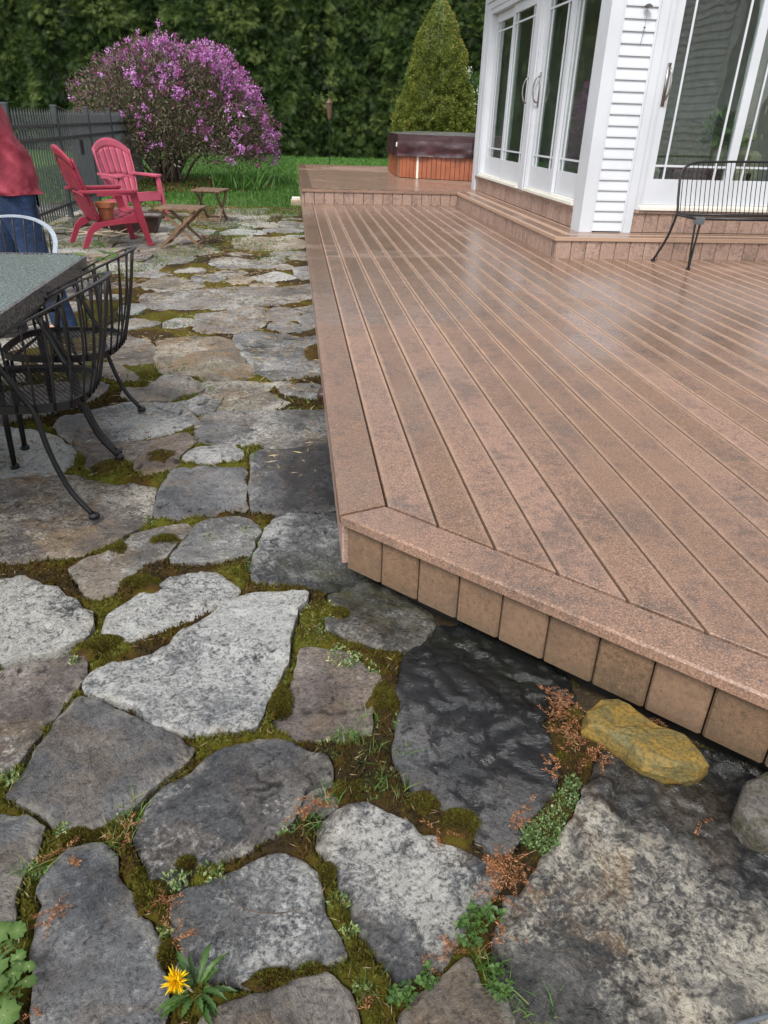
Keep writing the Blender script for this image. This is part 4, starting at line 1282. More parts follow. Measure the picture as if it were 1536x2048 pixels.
# the wing that closes the deck on the right and mirrors in the front doors
WX = 7.0
hb(MB().box(WX + 0.03, WX + 0.3, -6.0, 1.55, 0, 4.6), 'wall', M['white'])
z = 0.25
while z < 4.5:
    hb(MB().extrude([(0.0, -0.020), (0.016, -0.019), (0.115, -0.004), (0.115, 0.028), (0.0, 0.028)], (WX, -6.0, z), (0, 0, 1), (1, 0, 0), (0, 1, 0), 7.5), 'siding_board', M['white'])
    z += 0.115
hb(MB().box(WX - 0.03, WX + 0.31, 1.551, 1.68, 0, 4.6), 'corner_board', M['white'])
hb(MB().box(WX + 0.8, WX + 1.0, 1.7, HY, 0, 3.4), 'wall', M['inwall'])

# things inside the room, seen through the glass
t = thing('sofa', (4.25, 8.35, SILL + 0.02), 'pale rounded sofa inside the house behind the bench', 'sofa')
MB().box(-0.55, 0.6, -0.35, 0.35, 0.05, 0.34, 0.05).build('seat', M['sofa'], t)
MB().grid(lambda u, v: (-0.55 + 1.15 * u, 0.30 + 0.10 * math.sin(v * 3.1), 0.30 + v * 0.42 * (1 - 0.5 * abs(2 * u - 1) ** 3)), 14, 6, 0.10).build('backrest', M['sofa'], t, smooth=True)
for sx_ in (-0.6, 0.55):
    MB().box(sx_, sx_ + 0.12, -0.35, 0.35, 0.05, 0.5, 0.04).build('armrest', M['sofa'], t)
t = thing('storage_chest', (4.05, 7.72, SILL + 0.02), 'dark red chest inside behind the bench back', 'chest')
MB().box(-0.28, 0.28, -0.16, 0.16, 0.0, 0.30, 0.01).build('body', M['darkred'], t)
MB().box(-0.29, 0.29, -0.17, 0.17, 0.3005, 0.335, 0.008).build('lid', M['darkred'], t)


def leaves(n, cx, cy, cz, rx, ry, rz, L, Wd, mat, name, parent, seed=0, up=0.3, tlo=0, thi=1, hollow=0.0):
    g = np.random.default_rng(seed)
    v = g.normal(size=(n, 3)); v /= np.linalg.norm(v, axis=1, keepdims=True)
    rad = (hollow + (1 - hollow) * g.random(n)) ** (1 / 3)
    C = v * rad[:, None] * np.array([rx, ry, rz]) + np.array([cx, cy, cz])
    d = v * 0.8 + g.normal(size=(n, 3)) * 0.6; d[:, 2] += up
    return leafset(name, C, d, L, Wd, mat, parent, g, tlo, thi)


def leafset(name, C, d, L, Wd, mat, parent, g, tlo=0.0, thi=1.0, tint=None):
    """kite-shaped leaves, slightly folded along the midrib"""
    n = len(C)
    d = d / np.maximum(np.linalg.norm(d, axis=1, keepdims=True), 1e-9)
    ref = g.normal(size=(n, 3)); w = np.cross(d, ref); w /= np.maximum(np.linalg.norm(w, axis=1, keepdims=True), 1e-9)
    nr = np.cross(d, w)
    l = L * g.uniform(0.7, 1.25, n)[:, None]; ww = Wd * g.uniform(0.7, 1.2, n)[:, None]
    a = C; b_ = C + d * l * 0.45 + w * ww * 0.5 + nr * ww * 0.12; c_ = C + d * l - nr * ww * 0.1; e_ = C + d * l * 0.45 - w * ww * 0.5 + nr * ww * 0.12
    V = np.stack([a, b_, c_, e_], 1).reshape(-1, 3)
    k = np.arange(n) * 4
    F = np.concatenate([np.column_stack([k, k + 1, k + 2]), np.column_stack([k, k + 2, k + 3])])
    tt = g.uniform(tlo, thi, n) if tint is None else tint
    return fast_mesh(name, V, F, mat, parent, tint=np.repeat(tt, 4))


t = thing('house_plant', (4.25, 7.62, SILL + 0.02), 'bushy green potted plant inside the glass behind the bench', 'plant')
MB().lathe([(0.08, 0), (0.11, 0.18), (0.115, 0.2), (0.1, 0.2)], (0, 0, 0.336), 16).build('pot', M['sofa'], t)
leaves(160, 0, 0, 0.66, .2, .14, .14, .13, .06, M['weed'], 'foliage', t, 5)
t = thing('red_leaf_plant', (3.35, 8.0, SILL + 0.02), 'red leaved plant behind the glass of the side door', 'plant')
MB().lathe([(0.12, 0), (0.16, 0.24), (0.165, 0.27), (0.15, 0.27)], (0, 0, 0), 16).build('pot', M['terracotta'], t)
MB().tube([(0, 0, .26), (.02, .01, .5), (0, .03, .75)], 0.012, 6).build('stem', M['bark'], t)
leaves(240, 0, 0, 0.72, .24, .24, .36, .13, .07, M['redleaf'], 'foliage', t, 6)

# the small hanging gauge on the siding
t = thing('hanging_gauge', (HX + 0.292, HY - 0.03, 2.0), 'small bronze ornament hanging on a thread on the white siding', 'ornament')
MB().lathe([(0.004, 0), (0.034, 0.004), (0.034, 0.012), (0.018, 0.024), (0.004, 0.028)], (0, -0.026, 0.235), 14).build('cap', M['gauge'], t)
MB().tube([(0, -0.018, 0.238), (0, -0.012, 0.10)], 0.0012, 5).build('thread', M['gauge'], t)
MB().tube([(0, -0.014, 0.10), (0, -0.013, 0.088)], 0.009, 8).build('bead', M['gauge'], t)
MB().tube([(0, -0.012, 0.09), (-0.012, -0.008, -0.04)], 0.002, 5).build('rod', M['gauge'], t)

# curtains inside the side doors
for k, (y0, y1, lab) in enumerate(((11.20, 11.62, 'pale curtain inside the farthest side door'), (9.62, 9.90, 'pale curtain right of the far side door'), (8.86, 9.22, 'pale curtain behind the handle of the near side door'), (7.62, 7.90, 'pale curtain inside the near side door by the house corner'))):
    t = thing('curtain', (HX + 0.30, y0, SILL + 0.02), lab, 'curtain', 'curtains behind the side doors')
    MB().grid(lambda u, v: (0.03 * math.sin(u * 22 + k) , u * (y1 - y0), v * 2.35), 28, 4, 0.004).build('cloth', M['curtain'], t, smooth=True)
    MB().tube([(0, -.05, 2.37), (0, y1 - y0 + .05, 2.37)], .01, 6).build('rod', M['nickel'], t)

# ================================================================== HOT TUB
t = thing('hot_tub', (2.9, 14.9, STEP), 'cedar sided hot tub under a maroon vinyl cover on the upper deck', 'hot tub')
HT = [(1.90, 14.30), (2.20, 14.04), (3.30, 13.62), (4.1, 14.1), (4.2, 15.6), (3.3, 16.4), (2.3, 16.35), (1.92, 16.0)]
o = np.array([2.9, 14.9])
HTl = [np.array(p) - o for p in HT]
MB().prism([tuple(p * 0.975) for p in HTl], 0.0, 0.42).build('shell', M['dark'], t)
for a, b_ in zip(HTl, HTl[1:] + HTl[:1]):
    L = np.linalg.norm(b_ - a); d = (b_ - a) / L; nrm = np.array([d[1], -d[0]])
    n = max(2, int(round(L / 0.085)))
    for k in range(n):
        p0 = a + d * (L * k / n + 0.004); p1 = a + d * (L * (k + 1) / n - 0.004)
        q0 = p0 - nrm * 0.02; q1 = p1 - nrm * 0.02
        MB().prism([tuple(p0), tuple(p1), tuple(q1), tuple(q0)], 0.01, 0.415, 0.003).build('cabinet_board', M['cabinet'], t)
    MB().prism([tuple(a + nrm * 0.006 - d * 0.018), tuple(a + nrm * 0.006 + d * 0.018), tuple(a - nrm * 0.02 + d * 0.018), tuple(a - nrm * 0.02 - d * 0.018)], 0.005, 0.42).build('corner_trim', M['wood'] if a is not HTl[1] else M['cream'], t)
# cover: two flaps that hang in folds, and a slightly crowned top
per = np.array([p * 1.035 for p in HTl])
seg = np.roll(per, -1, 0) - per; sl = np.linalg.norm(seg, axis=1); cum = np.concatenate([[0], np.cumsum(sl)])


def along(u):
    s = (u % 1.0) * cum[-1]
    i = min(len(per) - 1, int(np.searchsorted(cum, s, side='right') - 1))
    q = per[i] + seg[i] * ((s - cum[i]) / sl[i])
    return q


def flap(z0, z1, out, wav, sd):
    def F(u, v):
        q = along(u); r_ = np.linalg.norm(q)
        w = out + wav * (0.25 + (1 - v)) * (fbm(np.array([u * 26]), np.array([v * 2.0 + sd]), 3, sd)[0] - 0.4)
        p = q * (1 + w / r_)
        return (p[0], p[1], z0 + (z1 - z0) * v + 0.030 * (fbm(np.array([u * 14]), np.array([sd * 3.]), 2, sd)[0] - 0.5) * (1 - v))
    return F


cov = MB().grid(flap(0.565, 0.70, 0.0, 0.010, 2), 180, 5).build('cover_edge', M['cover'], t, smooth=True)
MB().grid(flap(0.355, 0.60, 0.012, 0.075, 5), 220, 9).build('cover_skirt', M['cover'], t, smooth=True)
mb = MB(); n = 64
ring = [along(k / n) for k in range(n)]
vv = [(0, 0, 0.745)] + [(q[0] * .5, q[1] * .5, 0.738) for q in ring] + [(q[0], q[1], 0.70) for q in ring]
ff = [(0, 1 + k, 1 + (k + 1) % n) for k in range(n)] + [(1 + k, 1 + n + k, 1 + n + (k + 1) % n, 1 + (k + 1) % n) for k in range(n)]
M['cover_top'] = simple('cover_top_painted_sky_sheen', (0.10, 0.095, 0.085), 0.3, 0.3, 4)  # grey of the reflected sky put into the vinyl's base colour
mb.add(vv, ff).build('cover_top', M['cover_top'], t, smooth=True)
for p in (HTl[0] + np.array([0.0, .35]), HTl[0] + np.array([-0.01, .95]), HTl[2] * 0.99 + np.array([-.25, .04])):
    q = p * 1.06
    MB().tube([(q[0], q[1], .66), (q[0] * 1.01, q[1] * 1.01, .5), (q[0] * 1.01, q[1] * 1.01, .28)], 0.018, 4, flat=.3).build('strap', M['dark'], t)
q = HTl[0] * 1.055 + np.array([.02, .02])
MB().box(q[0] - .03, q[0] + .03, q[1] - .02, q[1] + .02, .50, .57, .01).build('latch', M['cream'], t)

# ================================================================== IRON BENCH
bn = thing('bench', (3.42, 6.30, DECK), 'black wrought iron bench with a spindle back on the deck', 'bench')
BL = 1.38


def rod(mbname, pts, r, parent, mat=None, n=6, seg=8):
    return MB().tube(bez(pts, n) if len(pts) > 2 else pts, r, seg).build(mbname, mat or M['iron'], parent, smooth=True)


sz = 0.425
rod('seat_rail', [(0, 0.0, sz), (BL, 0.0, sz)], 0.013, bn)
rod('seat_rail', [(0, 0.36, sz - .005), (BL, 0.36, sz - .005)], 0.012, bn)
for x in (0.0, BL):
    rod('seat_rail', [(x, 0, sz), (x, 0.36, sz - .005)], 0.012, bn)
for k in range(46):
    x = 0.02 + k * (BL - .04) / 45
    MB().tube([(x, 0.0, sz + .004), (x, 0.18, sz - .008), (x, 0.36, sz)], 0.0028, 4, flat=.6).build('seat_slat', M['iron'], bn)
yb = lambda z: 0.36 + 0.10 * (z - sz) / 0.4
top = [(-0.005, yb(.74), .72), (0.03, yb(.80), .79), (0.14, yb(.84), .838), (0.34, yb(.85), .848), (BL / 2, yb(.86), .856), (BL - .34, yb(.85), .848), (BL - .14, yb(.84), .838), (BL - .03, yb(.80), .79), (BL + .005, yb(.74), .72)]
TC = bez(top, 10)
MB().tube(TC, 0.0105, 8).build('top_rail', M['iron'], bn, smooth=True)
for k in range(31):
    x = 0.03 + k * (BL - .06) / 30
    i = int(np.argmin(abs(TC[:, 0] - x)))
    z1 = TC[i][2]
    MB().tube([(x, yb(sz), sz), (x + .001, yb(.6) + .006, .6), (x, yb(z1), z1)], 0.0036, 5).build('spindle', M['iron'], bn)
for s_, x in ((-1, 0.0), (1, BL)):
    rod('rear_leg', [(x, yb(.74), .73), (x, yb(.55), .55), (x, .36, .42), (x + s_ * .025, .40, .22), (x + s_ * .09, .455, .012)], 0.0115, bn)
    MB().lathe([(.010, 0), (.020, .004), (.020, .016), (.010, .022)], (x + s_ * .09, .455, 0), 12).build('foot', M['iron'], bn)
    xx = x - s_ * 0.03
    rod('front_leg', [(xx - .02, .02, sz), (xx - .012, .012, .2), (xx, .01, .012)], 0.009, bn)
    rod('front_leg', [(xx + .03, .02, sz), (xx + .012, .012, .2), (xx + .004, .01, .012)], 0.009, bn)
    MB().lathe([(.010, 0), (.019, .004), (.019, .016), (.010, .022)], (xx, .01, 0), 12).build('foot', M['iron'], bn)
    MB().box(xx - .035, xx + .045, -.014, .03, sz - .045, sz + .012, .004).build('bracket', M['iron_grey'], bn)

# ================================================================== DINING CHAIRS AND TABLE
def dining_chair(name, loc, rz, label, grp, pale=False):
    """wire patio chair, seat faces local -x"""
    t = thing(name, loc, label, 'chair', grp, rz)
    sz = 0.42
    rm = M['iron']

    def seat_pt(a, s=1.0):
        c_, s_ = math.cos(a), math.sin(a)
        r_ = 0.235 / (abs(c_) ** 3.2 + abs(s_) ** 3.2) ** (1 / 3.2)
        return np.array([c_ * r_ * s, s_ * r_ * s * 1.03])
    n = 40
    rim = [tuple(seat_pt(2 * math.pi * k / n)) for k in range(n)]
    P = [(x, y, sz) for x, y in rim]
    mb = MB()
    for k in range(n):
        p, q = rim[k], rim[(k + 1) % n]
        pi, qi = np.array(p) * .95, np.array(q) * .95
        mb.add([(p[0], p[1], sz - .016), (q[0], q[1], sz - .016), (q[0], q[1], sz + .012), (p[0], p[1], sz + .012), (pi[0], pi[1], sz + .012), (qi[0], qi[1], sz + .012), (pi[0], pi[1], sz - .016), (qi[0], qi[1], sz - .016)],
               [(0, 1, 2, 3), (3, 2, 5, 4), (4, 5, 7, 6), (6, 7, 1, 0)])
    mb.build('seat_rim', rm, t)
    # expanded metal seat: two sets of slanted ribbons
    mb = MB()
    for sg in (1, -1):
        for k in range(-30, 31):
            off = k * 0.0155
            a_ = R(60) * sg
            d = np.array([math.cos(a_), math.sin(a_)]); nrm = np.array([-d[1], d[0]])
            tt = np.linspace(-.36, .36, 145)
            pts = nrm * off + d[None] * tt[:, None]
            ang = np.arctan2(pts[:, 1] / 1.03, pts[:, 0])
            lim = np.array([np.linalg.norm(seat_pt(q)) for q in ang]) * .96
            okk = np.linalg.norm(pts, axis=1) < lim
            if okk.sum() < 2: continue
            p0, p1 = pts[okk][0], pts[okk][-1]
            w = nrm * 0.0022
            m_ = (p0 + p1) / 2
            sag = 0.010 * max(0, 1 - (np.linalg.norm(m_) / .235) ** 2)
            mb.add([(*(p0 - w), sz + .003), (*(p0 + w), sz + .003), (*(m_ + w), sz + .003 - sag), (*(m_ - w), sz + .003 - sag), (*(p1 + w), sz + .003), (*(p1 - w), sz + .003)], [(0, 3, 2, 1), (3, 5, 4, 2)])
    tag(mb.build('seat_mesh', rm, t), kind='stuff')
    # horseshoe rail: high behind, dropping to the arms
    rail = []
    for k in range(33):
        a_ = -math.pi / 2 * 1.12 + math.pi * 1.12 * k / 32
        lift = max(0.0, math.cos(a_))
        rail.append((0.02 + 0.315 * (math.cos(a_) if a_ > -9 else 0), 0.275 * math.sin(a_) / max(1.0, 1.0), 0.665 + 0.155 * lift ** 0.8))
    rail = np.array(rail)
    for e_, k in ((rail[0], -1), (rail[-1], 1)):
        pass
    mb = MB()
    wd = 0.022
    RR = []
    for i in range(len(rail)):
        d = rail[min(i + 1, len(rail) - 1)] - rail[max(i - 1, 0)]; d[2] = 0; d /= np.linalg.norm(d)
        nr = np.array([d[1], -d[0], 0])
        RR.append((rail[i] - nr * wd * .35, rail[i] + nr * wd * .65 + np.array([0, 0, .004])))
    vv = []; ff = []
    for i, (a_, c_) in enumerate(RR):
        vv += [a_, c_, c_ - np.array([0, 0, .007]), a_ - np.array([0, 0, .007])]
        if i:
            o_ = (i - 1) * 4
            for k in range(4):
                k2 = (k + 1) % 4
                ff.append((o_ + k, o_ + k2, o_ + 4 + k2, o_ + 4 + k))
    ff += [(3, 2, 1, 0), tuple(len(vv) - 4 + k for k in range(4))]
    mb.add(vv, ff).build('top_rail', M['sky_sheen_rail'] if pale else rm, t)
    for k in range(2, 31, 2):
        p = rail[k]
        a_ = math.atan2(p[1], max(p[0], .02)) if p[0] > 0 else math.copysign(math.pi / 2, p[1])
        q = seat_pt(a_, 1.01)
        mid = (p * .45 + np.array([q[0], q[1], sz]) * .55) + np.array([.012, 0, 0]) * max(0, math.cos(a_))
        MB().tube(bez([(q[0], q[1], sz - .01), tuple(mid), tuple(p)], 4), 0.0043, 6).build('spindle', rm, t, smooth=True)
    for s_ in (-1, 1):
        e_ = rail[0] if s_ < 0 else rail[-1]
        MB().tube(bez([tuple(e_), (.00, s_ * .268, .60), (.055, s_ * .252, .47), (.085, s_ * .247, .40), (.105, s_ * .250, .27), (.150, s_ * .256, .12), (.218, s_ * .265, .014)], 6), 0.0105, 8).build('side_leg', rm, t, smooth=True)
        MB().lathe([(.012, 0), (.020, .003), (.021, .016), (.012, .024)], (.220, s_ * .265, 0), 12).build('foot', rm, t)
        for dy in (-.022, .022):
            MB().tube([(-.175, s_ * .20 + dy, sz - .012), (-.190, s_ * .205 + dy * .4, .012)], 0.0075, 8).build('front_leg', rm, t, smooth=True)
        MB().lathe([(.012, 0), (.019, .003), (.020, .016), (.012, .024)], (-.190, s_ * .205, 0), 12).build('foot', rm, t)
    MB().tube([(-.17, -.19, sz - .014), (-.17, .19, sz - .014)], 0.007, 6).build('stretcher', rm, t)
    return t


dining_chair('patio_chair', (-0.992, 2.70, 0), 0.03, 'black wire patio chair nearest the camera with mesh seat', 'wire chairs at the glass table')
dining_chair('patio_chair', (-1.015, 3.30, 0), -0.02, 'black wire patio chair with green leaves and straw caught on its rail', 'wire chairs at the glass table')
dining_chair('patio_chair', (-1.50, 4.02, 0), R(90), 'patio chair with sky sheen painted on its top rail in front of the person in jeans', 'wire chairs at the glass table', True)

tb = thing('patio_table', (-1.595, 2.84, 0), 'rectangular patio table with pebbled glass top and black lattice rim', 'table')


def rrect(hx, hy, r, n=8):
    out = []
    for cx, cy, a0 in ((hx - r, hy - r, 0), (-hx + r, hy - r, 90), (-hx + r, -hy + r, 180), (hx - r, -hy + r, 270)):
        for k in range(n + 1):
            a_ = R(a0 + 90 * k / n); out.append((cx + r * math.cos(a_), cy + r * math.sin(a_)))
    return out


TZ = 0.725
MB().prism(rrect(.612, .885, .085), TZ - .010, TZ, 0.002).build('table_top', M['table_glass'], tb)
o1 = rrect(.630, .903, .10); i1 = rrect(.614, .887, .086)
vv = []; ff = []
n = len(o1)
for pr, zz_ in ((o1, TZ - .055), (o1, TZ + .004), (i1, TZ + .004), (i1, TZ - .055)):
    vv += [(p[0], p[1], zz_) for p in pr]
for r_ in range(4):
    r2_ = (r_ + 1) % 4
    for k in range(n):
        k2 = (k + 1) % n
        ff.append((r_ * n + k, r_ * n + k2, r2_ * n + k2, r2_ * n + k))
MB().add(vv, ff).build('rim', M['rim'], tb)
MB().tube([(p[0], p[1], TZ - .058) for p in rrect(.628, .90, .1)] + [(*rrect(.628, .90, .1)[0], TZ - .058)], .006, 6).build('rim_bead', M['iron'], tb)
for sx_ in (-1, 1):
    for sy_ in (-1, 1):
        MB().tube(bez([(sx_ * .53, sy_ * .80, TZ - .05), (sx_ * .47, sy_ * .72, .4), (sx_ * .50, sy_ * .76, .012)], 6), .014, 8).build('leg', M['iron'], tb, smooth=True)
        MB().lathe([(.014, 0), (.022, .003), (.022, .016), (.012, .024)], (sx_ * .50, sy_ * .76, 0), 12).build('foot', M['iron'], tb)
for sy_ in (-1, 1):
    MB().tube([(-.5, sy_ * .74, .5), (.5, sy_ * .74, .5)], .009, 6).build('stretcher', M['iron'], tb)
# leaves and straw caught on the rail of the second chair
g_ = np.random.default_rng(3)
t = thing('plant_scrap', (-0.83, 3.50, .765), 'green leaves and dry straw lying on a chair rail', 'leaves')
for k in range(9):
    leafset('leaf', g_.normal(0, .022, (1, 3)) * np.array([1.4, 1, .5]), g_.normal(size=(1, 3)) * np.array([1, .6, .3]), .07, .018, M['weed'], t, g_)
for k in range(9):
    leafset('straw', g_.normal(0, .02, (1, 3)) * np.array([1, 1.6, .4]) + np.array([.03, -.06, .0]), g_.normal(size=(1, 3)) * np.array([.8, 1, .12]), .13, .008, M['straw'], t, g_)

# ================================================================== ADIRONDACK CHAIRS
def adirondack(name, loc, rz, label, rm):
    """moulded plastic chair, faces local +x"""
    t = thing(name, loc, label, 'chair', 'red adirondack chairs', rz)
    t.scale = (.82, 1, 1)
    # backrest: fan of slats under a rounded top
    Lb = 0.80

    def back(u, v):          # u -1..1, v 0..1
        wv = 0.185 + 0.085 * math.sin(min(1.0, v * 1.25) * math.pi / 2)
        topv = Lb * (1 - 0.16 * abs(u) ** 2.2)
        s = v * topv
        th = R(34) - R(16) * smooth(0.05, 0.45, s)
        # recline profile: integrate a gently straightening curve
        x = -0.06 - 0.50 * s + 0.13 * s * s - 0.055 * (1 - u * u) * (0.3 + 0.7 * v)
        z = 0.235 + 0.93 * s + 0.05 * s * s
        return (x, u * wv, z)
    ns = 6
    for k in range(ns):
        u0 = -1 + 2 * k / ns + 0.018; u1 = -1 + 2 * (k + 1) / ns - 0.018
        for v0, v1 in ((0.03, 0.40), (0.44, 0.86)):
            MB().grid(lambda u, v: back(u0 + (u1 - u0) * u, v0 + (v1 - v0) * v), 3, 8, 0.014).build('back_slat', rm, t, smooth=True)
    MB().grid(lambda u, v: back(-1.02 + 2.04 * u, 0.861 + 0.139 * v), 20, 3, 0.024).build('back_top', rm, t, smooth=True)
    MB().grid(lambda u, v: back(-1.02 + 2.04 * u, 0.401 + 0.038 * v), 20, 2, 0.022).build('back_band', rm, t, smooth=True)
    for s_ in (-1, 1):
        MB().grid(lambda u, v: back(s_ * (1.0 + 0.07 * u), 0.03 + 0.97 * v), 1, 14, 0.03).build('back_edge', rm, t, smooth=True)
    # seat
    prof = lambda x: 0.245 + 0.22 * (x + .08) - 0.05 * math.sin(max(0, min(1, (x + .1) / .55)) * math.pi) - 0.20 * max(0, x - .40) ** 1.2
    xs_ = np.linspace(-.07, .46, 6)
    for a_, b_ in zip(xs_[:-1], xs_[1:]):
        MB().grid(lambda u, v: (a_ + .006 + (b_ - a_ - .012) * v, -.235 + .47 * u, prof(a_ + .006 + (b_ - a_ - .012) * v)), 4, 4, 0.018).build('seat_slat', rm, t, smooth=True)
    MB().grid(lambda u, v: (.462 + .02 * v, -.25 + .5 * u, prof(.46) - .10 * v), 4, 2, 0.02).build('seat_front', rm, t)
    for s_ in (-1, 1):
        y0 = s_ * .262
        # side rail that runs into the rear leg
        poly = [(-.36, 0.0), (-.295, 0.0), (-.19, .155), (-.05, .215), (.20, .235), (.46, .24), (.47, .30), (.40, .345), (.20, .285), (-.02, .265), (-.16, .255), (-.25, .19)]
        MB().extrude(poly, (0, y0 - .016, 0), (1, 0, 0), (0, 0, 1), (0, 1, 0), .032).build('side_rail', rm, t)
        # splayed front leg
        fl = [(.345, .555), (.435, .555), (.575, 0.0), (.515, 0.0), (.40, .30)]
        MB().extrude(fl, (0, s_ * .296 - .015, 0), (1, 0, 0), (0, 0, 1), (0, 1, 0), .030).build('front_leg', rm, t)
        MB().box(.50, .60, s_ * .296 - .03, s_ * .296 + .03, 0.0, .018, .004).build('foot', rm, t)
        # arm
        arm = [(-.30, .235), (-.16, .225), (.10, .225), (.38, .225), (.445, .245), (.455, .30), (.43, .345), (.36, .355), (.10, .335), (-.18, .305), (-.30, .285)]
        arm = [(x, s_ * y) for x, y in arm]
        MB().prism(arm, .555, .583, .008).build('armrest', rm, t)
        MB().prism([(x * .98 + .004, s_ * (.325 + .0)) for x in (-.1, .40)] + [(x * .98 + .004, s_ * .338) for x in (.40, -.1)], .528, .554).build('arm_lip', rm, t)
    return t


adirondack('adirondack_chair', (-2.17, 9.00, 0), R(29), 'red plastic adirondack chair seen from behind with a flower pot on its seat', M['red'])
adirondack('adirondack_chair', (-2.30, 11.35, 0), R(-46), 'pinkish red plastic adirondack chair facing the patio beside the fence', M['pinkred'])
t = thing('flower_pot', (-2.10, 9.06, .245), 'empty terracotta flower pot standing on the red chair seat', 'pot')
MB().lathe([(.068, 0), (.088, .135), (.104, .137), (.108, .19), (.100, .19), (.082, .135), (.062, .02)], (0, 0, 0), 24).build('pot', M['terracotta'], t, smooth=False)

# ================================================================== FOLDING SIDE TABLES
def folding_table(loc, rz, label):
    t = thing('folding_table', loc, label, 'side table', 'wooden folding side tables', rz)
    for k in range(5):
        y0 = -.20 + k * .082
        MB().box(-.24, .24, y0, y0 + .074, .405, .423, .004).build('top_slat', M['wood'], t)
    for x in (-.17, .17):
        MB().box(x - .02, x + .02, -.20, .20, .388, .4045).build('batten', M['wood'], t)
    for y0, sg in ((-.165, 1), (.165, 1), (-.135, -1), (.135, -1)):
        p0 = np.array([-.23 * sg, y0, 0.0]); p1 = np.array([.19 * sg, y0, .388])
        d = (p1 - p0) / np.linalg.norm(p1 - p0); nr = np.array([-d[2], 0, d[0]]) * .018
        mb = MB(); w = np.array([0, .010, 0])
        pts = [p0 - nr - w, p0 + nr - w, p1 + nr - w, p1 - nr - w, p0 - nr + w, p0 + nr + w, p1 + nr + w, p1 - nr + w]
        for q in (pts[0], pts[1], pts[4], pts[5]): q[2] = max(q[2], 0.0)
        mb.add(pts, [(0, 1, 2, 3), (7, 6, 5, 4), (0, 4, 5, 1), (1, 5, 6, 2), (2, 6, 7, 3), (3, 7, 4, 0)]).build('leg', M['wood'], t)
    for sg in (-1, 1):
        MB().box(sg * .185 - .012, sg * .185 + .012, -.165, .165, .035, .062).build('stretcher', M['wood'], t)
    for y0 in (-.15, .15):
        MB().tube([(-.0, y0 - .03, .205), (0, y0 + .03, .205)], .006, 8).build('pivot', M['nickel'], t)
    return t


folding_table((-1.24, 8.86, 0), R(-8), 'wooden folding table with crossed legs in front of the red chairs')
folding_table((-1.14, 11.12, 0), R(78), 'wooden folding side table standing farther back near the rhododendron')

# dark trough and fallen branches behind the red chairs
t = thing('metal_trough', (-2.0, 10.05, 0), 'dark brown metal trough on the ground behind the red chair', 'trough')
mb = MB()
tp = [(-.34, -.17), (.34, -.17), (.34, .17), (-.34, .17)]; bt = [(x * .78, y_ * .7) for x, y_ in tp]
vv = [(x, y_, 0.01) for x, y_ in bt] + [(x, y_, .20) for x, y_ in tp] + [(x * .94, y_ * .9, .20) for x, y_ in tp] + [(x * .74, y_ * .64, .03) for x, y_ in bt]
ff = [(3, 2, 1, 0), (12, 13, 14, 15)]
for r_ in range(3):
    for k in range(4):
        ff.append((r_ * 4 + k, r_ * 4 + (k + 1) % 4, (r_ + 1) * 4 + (k + 1) % 4, (r_ + 1) * 4 + k))
mb.add(vv, ff).build('basin', M['rust'], t)
MB().box(-.37, .37, -.20, -.165, .19, .21, .003).build('rim', M['rust'], t); MB().box(-.37, .37, .165, .20, .19, .21, .003).build('rim', M['rust'], t)
g_ = np.random.default_rng(8)
bl = ['pale bare branch lying nearest the fence', 'pale forked branch lying under the red chair', 'thin pale branch beside the dark trough', 'long pale branch between trough and fence', 'short pale stick behind the flower pot chair', 'dark log lying along the fence foot']
for k in range(6):
    x, y = [(-2.75, 9.9), (-2.35, 9.55), (-1.95, 9.55), (-2.2, 9.75), (-2.55, 9.7), (-2.6, 10.25)][k]
    a_ = g_.uniform(-.6, .6); L = g_.uniform(.35, .7); r_ = .010 if k < 5 else .055
    d = np.array([math.cos(a_), math.sin(a_), 0]); pr = np.array([-d[1], d[0], 0])
    base = np.array([x, y, r_ * .9])
    o_ = thing('fallen_branch', tuple(base), bl[k], 'branch', 'branches behind the red chairs')
    MB().tube(bez([-d * L / 2, -d * L * .1 + pr * .04 + np.array([0, 0, .02]), d * L * .25 + pr * .01, d * L / 2 + pr * .06], 5), r_, 7).build('stem', M['twig'] if k < 5 else M['bark'], o_, smooth=True)
    if k < 5:
        MB().tube([d * L * .05 + pr * .03, d * L * .3 + pr * .16 + np.array([0, 0, .05])], r_ * .6, 6).build('twig', M['twig'], o_, smooth=True)

# ================================================================== FENCE
fn = thing('metal_fence', (-3.12, 8.0, 0), 'dark grey metal picket fence behind the red chairs', 'fence')
FYS, FYE = 7.6, 18.6
fx = lambda y: -3.12 - 0.035 * max(0, y - 12)
pk = MB().box(-.009, .009, -.009, .009, .05, 1.27).add([(-.009, -.009, 1.2701), (.009, -.009, 1.2701), (.009, .009, 1.2701), (-.009, .009, 1.2701), (0, 0, 1.345)], [(0, 1, 4), (1, 2, 4), (2, 3, 4), (3, 0, 4)]).build('picket', M['fence'], fn)
y = FYS; k = 0
first = True
while y < FYE:
    if k % 18 == 0:
        MB().box(fx(y) - .032, fx(y) + .032, y - .032, y + .032, 0, 1.36).box(fx(y) - .037, fx(y) + .037, y - .037, y + .037, 1.3605, 1.385, .008).build('post', M['fence'], fn, world=True)
    else:
        ob = pk if first else share(pk, fn, (0, 0, 0))
        ob.location = (fx(y) + 3.12, y - 8.0, 0); first = False
    y += 0.105; k += 1
for z in (.16, .98, 1.13):
    for a_, b_ in ((FYS, 12.0), (12.0, FYE)):
        p = [(fx(a_) - .012, a_), (fx(a_) + .012, a_), (fx(b_) + .012, b_), (fx(b_) - .012, b_)]
        MB().prism(p, z, z + .032).build('rail', M['fence'], fn, world=True)
